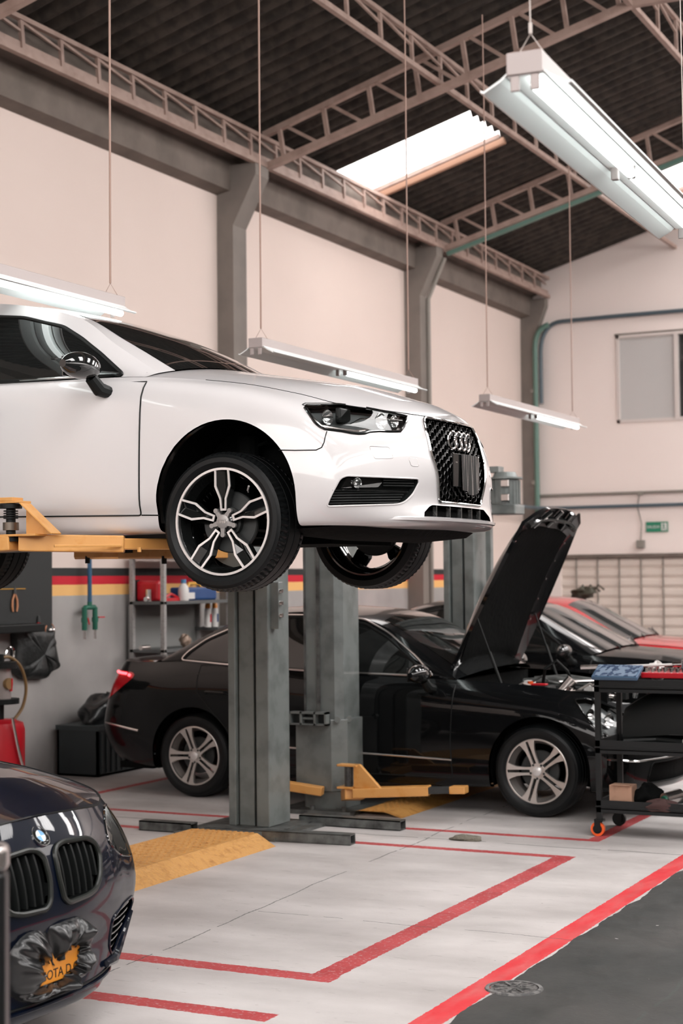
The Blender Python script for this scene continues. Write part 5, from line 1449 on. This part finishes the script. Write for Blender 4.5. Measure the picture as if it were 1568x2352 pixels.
def blob(cen,s,n=14,seed=1,amp=.25,fl=0):
    random.seed(seed);ph=[random.uniform(0,6) for _ in range(6)];b=MB();g=[]
    for i in range(n+1):
        th=PI*i/n;row=[]
        for j in range(2*n):
            a=2*PI*j/(2*n);r=1+amp*(math.sin(3*a+ph[0]+2*th)*.5+math.sin(5*a+ph[1])*.3*math.sin(4*th+ph[2])+math.sin(7*th+ph[3]+2*a)*.25)
            z=math.cos(th)*r
            if z<fl-1:z=fl-1
            row.append(V((cen[0]+s[0]*r*math.sin(th)*math.cos(a),cen[1]+s[1]*r*math.sin(th)*math.sin(a),cen[2]+s[2]*z)))
        g.append(row+[row[0]])
    v,f,_=gridsurf(g);b.add(v,f);return b
put('paper_towel','crumpled white paper on the cart behind the silver bar','paper',blob((-2.86,10.40,1.03),(.06,.04,.06),seed=4,amp=.3),'whitep',smooth=True,ang=40)
# black moulded cover on the middle shelf
b=MB();g=[]
for i in range(25):
    t=i/24;x=-3.02+.70*t;h=.12+.17*math.sin(PI*min(1,t*.9+.1))**.8;row=[]
    for k in range(13):
        a=PI*k/12;row.append(V((x,10.26-.16*math.cos(a)*(.75+.25*t),.62+max(.0,t*.06)+h*math.sin(a)**.55)))
    g.append(row)
v,f,_=gridsurf(g);b.add(v,f);b.add(g[0],[tuple(range(13))]);b.add(g[-1],[tuple(range(12,-1,-1))])
put('engine_cover','big curved black plastic engine cover on the cart middle shelf','car part',b,'bplastic',smooth=True,ang=45)
b=MB();b.box((-3.05,10.06,.56),(-2.5,10.4,.585));b.tube([(-3.0,10.1,.60),(-2.8,10.15,.61),(-2.55,10.1,.60),(-2.4,10.2,.61)],.018,8)
put('air_duct','flat black duct under the engine cover on the cart middle shelf','car part',b,'bplastic')
b=MB();b.v=[]
put('work_glove','white work glove at the right edge of the cart middle shelf','glove',blob((-2.555,10.06,.605),(.05,.04,.05),seed=8,amp=.2),'whitep',smooth=True,ang=50)
t=thing('cardboard_box','small brown cardboard box on the cart bottom shelf','box',(-3.08,10.03,.18))
MB().box((0,0,0),(.145,.12,.145)).obj('box_body',M['card'],t);MB().box((.02,-.02,.146),(.14,.03,.150)).obj('box_flap',M['card'],t)
put('rag_heap','black rag heap beside the cardboard box on the cart','rag',blob((-2.86,10.14,.245),(.09,.07,.075),seed=2,amp=.35,fl=.1),'under',smooth=True,ang=50)
put('brown_rag','dark red rag hanging over the cart bottom shelf edge','rag',blob((-2.74,10.02,.205),(.11,.03,.045),seed=6,amp=.3),mat('maroon cloth',(.06,.03,.028),.9),smooth=True,ang=50)
t=thing('spray_bottle','silver canister with a green end lying on the cart bottom shelf','bottle')
MB().cyl((-2.73,10.06,.245),(-2.66,10.17,.265),.042,20).obj('bottle_body',M['satin'],t,smooth=True);MB().cyl((-2.735,10.052,.243),(-2.729,10.061,.245),.026,20).obj('bottle_cap',M['green'],t,smooth=True)
put('paper_sheet','white crumpled paper beside the canister on the cart','paper',blob((-2.60,10.10,.20),(.10,.06,.02),seed=12,amp=.3),'whitep',smooth=True,ang=40)
# ================================================================ along the left wall
BX=-8.36
t=thing('tool_board','black tool board on the left wall behind the tyre','tool board',(BX,0,0))
MB().box((-.078,9.3,1.27),(-.03,11.33,1.92)).obj('board_panel',mat('board black',(.02,.022,.022),.7),t,bevel=.004)
b=MB().box((-.028,10.2,1.60),(-.022,10.95,1.606));b.obj('tool_rail',M['yel'],t)
def pliers(lab,y,z,m):
    t=thing('pliers',lab,'pliers',(BX-.018,y,z))
    for s in(-1,1):
        MB().tube([(0,s*.006,0),(.0,s*.030,-.05),(0,s*.034,-.10),(0,s*.024,-.145)],[.008,.009,.010,.008],8).obj('plier_grip',m,t,smooth=True)
    MB().tube([(0,0,.06),(0,0,.03),(0,0,0)],[.004,.012,.014],8).obj('plier_jaw',M['steeld'],t,smooth=True)
p=on(38,1370,'x',BX);pliers('orange-handled pliers on the black board at the left edge',p.y,p.z+.02,mat('copper orange grip',(.55,.24,.12),.5))
p=on(93,1435,'x',BX);pliers('red-handled pliers hanging over the black bag',p.y,p.z+.02,M['redp'])
t=thing('wire_coil','coil of copper wire with two steel knobs above the black bag','wire coil',(BX+.02,0,0))
p=on(110,1447,'x',BX);MB().tube([(0,p.y+.062*math.cos(a),p.z+.055*math.sin(a)) for a in [PI*.75+2*PI*k/24*.8 for k in range(25)]],.005,6).obj('wire_loop',mat('copper wire',(.5,.2,.1),.4,.5),t,smooth=True)
for d in(-.02,.022):MB().lathe([(0,-.016),(.011,-.011),(.016,0),(.011,.011),(0,.016)],(.01,p.y+.01+d,p.z),'x',14).obj('steel_knob',M['chrome'],t,smooth=True)
# bag
def pxpoly(pts,x): return [on(a,c,'x',x) for a,c in pts]
P=pxpoly([(40,1437),(60,1432),(128,1438),(130,1470),(143,1535),(120,1546),(112,1560),(60,1560),(40,1545)],BX)
P2=rpoly([(p.y,p.z) for p in P],.04,4);cy=sum(p[0] for p in P2)/len(P2);cz=sum(p[1] for p in P2)/len(P2);b=MB();g=[]
for k in range(9):
    t_=k/8;row=[]
    for i,(y,z) in enumerate(P2):
        s=math.cos(t_*PI/2)**.35 if t_<1 else 0
        row.append(V((.0+.11*math.sin(t_*PI/2)+.008*math.sin(i*1.3+k),cy+(y-cy)*s,cz+(z-cz)*s)))
    g.append(row+[row[0]])
v,f,_=gridsurf(g);b.add([p+V((BX-.07,0,0)) for p in v],f)
put('tool_bag','black canvas bag hanging on the wall under the pliers','bag',b,'leather',smooth=True,ang=60)
p=on(20,1428,'x',BX);put('drip_tray','shallow black tray fixed low on the tool board','tray',MB().box((BX-.05,p.y-.9,p.z-.09),(BX+.16,p.y+.28,p.z-.02)),'bplastic',bevel=.01)
# air manifold
p=on(206,1395,'x',BX);t=thing('air_manifold','green twin-outlet air manifold at the end of a blue wall pipe','air fitting',(BX,p.y,p.z))
MB().cyl((0,0,.02),(0,0,.75),.020,12).obj('supply_pipe',mat('blue pipe',(.02,.09,.18),.4),t,smooth=True)
b=MB();b.tube([(0,-.085,-.02),(0,-.07,.0),(0,.07,.0),(0,.085,-.02)],.022,10);b.cyl((0,0,-.01),(0,0,.05),.022,12);b.obj('manifold_tee',M['green'],t,smooth=True)
for s in(-1,1):
    b=MB();b.cyl((0,s*.08,-.20),(0,s*.08,0),.024,12);b.cyl((0,s*.08,-.13),(0,s*.08,-.09),.030,8);o=b.obj('outlet_valve',M['green'],t,smooth=True)
    MB().cyl((0,s*.08,-.28),(0,s*.08,-.20),.013,10).obj('hose_nozzle',M['satin'],o,smooth=True)
    MB().bar((.02,s*.08+.02,-.09),(.03,s*.08+(.10 if s>0 else .03),-.09 if s>0 else -.15),.022,.012).obj('valve_lever',M['redp'],o,bevel=.003)
# steel shelf unit
t=thing('shelf_unit','grey steel shelf rack against the left wall, partly hidden by the tyre','shelf',(-8.40,12.45,0))
for x in(0.02,.36):
    for y in(.04,1.22):MB().box((x,y,0),(x+.04,y+.04,2.3)).obj('shelf_post',M['shelf'],t)
for z in(.55,1.00,1.44,1.86,2.25): MB().box((.02,.04,z),(.40,1.26,z+.03)).obj('shelf_board',M['shelfb'] if z<1.8 else M['shelf'],t,bevel=.002);
MB().box((.0,.05,.55),(.015,1.25,1.44)).obj('back_panel',mat('shelf back grey',(.20,.20,.195),.7),t)
SX=-8.10
def sh(px,py,x=SX): return on(px,py,'x',x)
t=thing('drill_case','red power tool case leaning on the left end of the shelf','tool case',(-8.23,12.62,1.47))
MB().box((-.14,-.05,0),(.12,.10,.19)).obj('case_shell',M['redp'],t,bevel=.03);MB().box((-.15,-.06,0),(-.12,.0,.20)).obj('case_back',M['bplastic'],t)
t=thing('air_gun','small silver and red air gun in front of the red tool case','tool',(-8.20,12.54,1.47))
MB().cyl((0,0,.0),(0,0,.11),.028,14).obj('gun_body',M['satin'],t,smooth=True);MB().cyl((0,-.05,.02),(0,-.01,.02),.022,12).obj('gun_nozzle',M['chrome'],t,smooth=True);MB().box((-.03,.03,0),(.03,.13,.055)).obj('gun_grip',M['redp'],t,bevel=.015)
t=thing('plastic_bottle','white bottle with a blue cap on the shelf','bottle',(SX+.04,sh(413,1350).y,1.47))
MB().lathe([(0,0),(.047,0),(.05,.01),(.05,.10),(.042,.135),(.022,.16),(.022,.165),(0,.165)],ax='z',n=24).obj('bottle_body',M['whitep'],t,smooth=True)
MB().cyl((0,0,.165),(0,0,.20),.026,16).obj('bottle_cap',mat('cap blue',(.06,.22,.42),.4),t,smooth=True)
put('red_clamp','red hand tool lying on the shelf left of the blue case','tool',MB().box((SX-.05,sh(374,1360).y,1.47),(SX+.03,sh(412,1360).y+.02,1.50)).tube([(SX,sh(376,1365).y,1.50),(SX,sh(392,1360).y,1.535),(SX,sh(408,1365).y,1.50)],.014,8),'redp',smooth=True)
t=thing('blue_case','bright blue tool case on the right end of the shelf','tool case',(-8.18,sh(440,1360).y,1.47))
MB().box((-.1,-.11,0),(.1,.44,.125)).obj('case_shell',M['blue'],t,bevel=.02);MB().box((.1,-.10,.015),(.103,.02,.075)).obj('case_sticker',M['whitep'],t)
MB().tube([(.0,.05,.12),(.0,.08,.16),(.0,.26,.16),(.0,.29,.12)],.016,8).obj('case_handle',M['yel'],t,smooth=True)
for k,px in enumerate((477,493)):
    q=sh(px,1410,-8.2);t=thing('spray_can','white spray can with an orange cap, '+('nearer the shelf' if k==0 else 'nearer the lift post'),'spray can',(-8.2,q.y,1.20),group='spray cans on the wall')
    MB().lathe([(0,0),(.033,0),(.034,.17),(.028,.185),(0,.185)],ax='z',n=20).obj('can_body',M['whitep'],t,smooth=True)
    MB().lathe([(0,.235),(.018,.235),(.027,.22),(.027,.185),(0,.185)],ax='z',n=20).obj('can_cap',mat('orange cap',(.8,.30,.05),.4),t,smooth=True)
    MB().box((.0335,-.012,.05),(.036,.012,.13)).obj('can_label',M['blue'] if k else M['redp'],t)
t=put('can_shelf','small dark wall shelf holding the spray cans','shelf',MB().box((-8.44,13.65,1.17),(-8.12,14.15,1.20)),'shelfb')
q=sh(334,1486);put('steel_socket','flat steel tool lying on the lower shelf','tool',MB().cyl((SX,q.y-.08,1.055),(SX,q.y+.06,1.055),.022,12),'satin',smooth=True)
q=sh(425,1455);put('gear_part','bronze gear part on the lower shelf beside the saloon roof','car part',blob((SX,q.y,1.09),(.05,.06,.06),seed=3),mat('dull bronze',(.30,.22,.17),.5,.5),smooth=True,ang=60)
# crate and bag on the floor
q=on(150,1690,'x',-8.2);t=thing('plastic_crate','black plastic crate on the floor behind the saloon rear bumper','crate',(-8.38,11.38,0))
b=MB();w,l,h=.42,.95,.42
for a_,c_ in(((0,0,0),(w,.02,h)),((0,l-.02,0),(w,l,h)),((0,0,0),(.02,l,h)),((w-.02,0,0),(w,l,h)),((0,0,0),(w,l,.02))):b.box(a_,c_)
b.obj('crate_body',mat('crate dark grey',(.025,.032,.034),.5),t);b=MB()
for k in range(12):b.box((w,.04+k*.078,.03),(w+.012,.055+k*.078,h-.05))
b.box((-.01,-.01,h-.03),(w+.016,l+.01,h+.01));b.obj('crate_rib',mat('crate rim',(.035,.045,.047),.45),t)
put('bin_bag','black bag bulging out of the plastic crate','bag',blob((-8.17,11.82,.50),(.17,.36,.17),seed=21,amp=.18,n=18),'bag',smooth=True,ang=60)
# red tank and oil drainer
q=on(8,1700,'x',-8.1);t=thing('oil_drainer','red oil drainer tank with a glass cylinder and brown hose at the left edge','oil drainer',(-8.1,q.y-.02,0))
MB().lathe([(0,0),(.17,0),(.18,.03),(.18,.50),(.165,.55),(.10,.575),(0,.58)],ax='z',n=40).obj('tank',M['redp'],t,smooth=True,ang=50)
MB().cyl((0,-.02,.74),(0,-.02,.98),.085,24).obj('glass_cylinder',mat('smoky cylinder',(.30,.26,.25),.15),t,smooth=True)
b=MB();b.cyl((0,-.02,.98),(0,-.02,1.03),.13,24);b.cyl((0,-.02,.70),(0,-.02,.74),.15,24);b.cyl((0,-.02,.55),(0,-.02,.72),.03,12);b.cyl((0,-.02,1.03),(0,-.02,1.09),.03,12);b.obj('cylinder_frame',M['bplastic'],t)
MB().cyl((.09,.0,.80),(.095,.0,.90),.012,8).obj('sight_tube',M['redp'],t);MB().cyl((.07,-.03,.86),(.10,-.03,.86),.045,16).obj('pressure_gauge',M['hosey'],t)
MB().tube(spline([(0,-.02,1.06),(.02,.08,1.06),(.03,.20,.98),(.03,.27,.82),(.02,.24,.66),(0,.14,.55)],6),.013,8).obj('drain_hose',M['hosey'],t,smooth=True)
MB().tube(spline([(0,.02,1.04),(.0,.08,1.13),(.0,.15,1.12),(0,.15,1.04)],5),.009,6).obj('hose_hook',M['chrome'],t,smooth=True)
MB().tube(spline([(.18,-.10,.60),(.20,-.05,.35),(.22,.02,.12)],6),.012,8).obj('suction_lance',M['satin'],t,smooth=True)
# floor bits
q=on(1180,2271,'z',0);t=thing('drain_cover','round iron drain cover in the dark floor','drain',(q.x,q.y,0))
MB().lathe([(0,.004),(.095,.004),(.095,.0),(0,0)],ax='z',n=40).obj('drain_plate',mat('iron plate',(.16,.155,.15),.6,.3,noise=(60,(.04,.04,.04),.45,.55)),t)
b=MB();b.lathe([(.10,.0),(.10,.007),(.115,.006),(.118,0)],ax='z',n=40)
for k in range(8):
    a=2*PI*k/8;b.bar((.03*math.cos(a),.03*math.sin(a),.006),(.085*math.cos(a),.085*math.sin(a),.006),.008,.005)
b.obj('drain_rim',mat('rim grey',(.20,.195,.19),.7,noise=(30,(.08,.08,.08),.45,.6)),t)
q=on(1070,1930,'z',0);put('floor_rag','small grimy grey rag on the floor joint','rag',blob((q.x,q.y,.012),(.10,.05,.022),seed=15,amp=.25,fl=.5),'rag',smooth=True,ang=60)
d=ray(14,1938);P=CAM+d*3.6
t=thing('equipment_post','blurred dark metal post with a grey cap at the bottom left edge','post',(P.x,P.y,0),math.atan2(RR.y,RR.x))
MB().box((-.12,-.02,0),(0,.04,P.z-.06)).obj('post_tube',mat('post black',(.012,.013,.014),.35,.3),t,bevel=.008)
MB().box((-.122,-.022,P.z-.06),(.002,.042,P.z)).obj('post_cap',M['satin'],t,bevel=.015)
# small scooter-like wiring and parts above the red car roof
q=on(1340,1362,'y',19.2);b=blob(q,(.14,.10,.07),seed=31,amp=.4)
for k in range(5):b.tube([(q.x-.1+.05*k,q.y,q.z-.02),(q.x-.02+.05*k,q.y+.03,q.z+.10-.03*(k%2)),(q.x+.06+.05*k,q.y,q.z+.02*k-.04)],.012,6)
t=thing('machine_part','tangled dark machine part on a stand behind the red car roof','machine part');b.obj('tangled_part',mat('oily brown metal',(.05,.045,.03),.5,.3),t,smooth=True,ang=40)
MB().cyl((q.x,q.y,0),(q.x,q.y,q.z),.03).obj('stand',M['steeld'],t)
# ================================================================ light, world, camera
W=bpy.data.worlds.new('World');S.world=W;W.use_nodes=True
bg=W.node_tree.nodes['Background'];bg.inputs[0].default_value=(1,.94,.91,1);bg.inputs[1].default_value=4.2
def area(name,loc,rot,sx,sy,e,col=(1,.95,.92)):
    l=bpy.data.lights.new(name,'AREA');l.shape='RECTANGLE';l.size=sx;l.size_y=sy;l.energy=e;l.color=col
    o=bpy.data.objects.new(name,l);COL.objects.link(o);o.location=loc;o.rotation_euler=rot;return o
# daylight entering through the roof sheets
for i,s in enumerate(SKY):
    x=(s[0]+s[1])/2;y=(s[2]+s[3])/2;area('skylight_daylight',(x,y,roofz(x)-.12),(0,math.atan(-.285),0),s[1]-s[0],s[3]-s[2],9)
cd=bpy.data.cameras.new('camera');co=bpy.data.objects.new('camera',cd);COL.objects.link(co)
mm=Matrix((RR,UU,-FF)).transposed().to_4x4();mm.translation=CAM;co.matrix_world=mm
cd.sensor_fit='VERTICAL';cd.sensor_height=36;cd.sensor_width=24;cd.lens=F_PX/2352*36
cd.clip_start=.05;cd.clip_end=200
cd.dof.use_dof=True;cd.dof.focus_distance=7.3;cd.dof.aperture_fstop=3.2
S.camera=co
S.view_settings.view_transform='Standard';S.view_settings.look='None';S.view_settings.gamma=1;S.view_settings.exposure=0.5
S.view_settings.use_curve_mapping=False
try:
    S.cycles.use_denoising=True;S.cycles.max_bounces=8;S.cycles.diffuse_bounces=4;S.cycles.caustics_reflective=False;S.cycles.caustics_refractive=False;S.cycles.sample_clamp_indirect=4
except Exception: pass
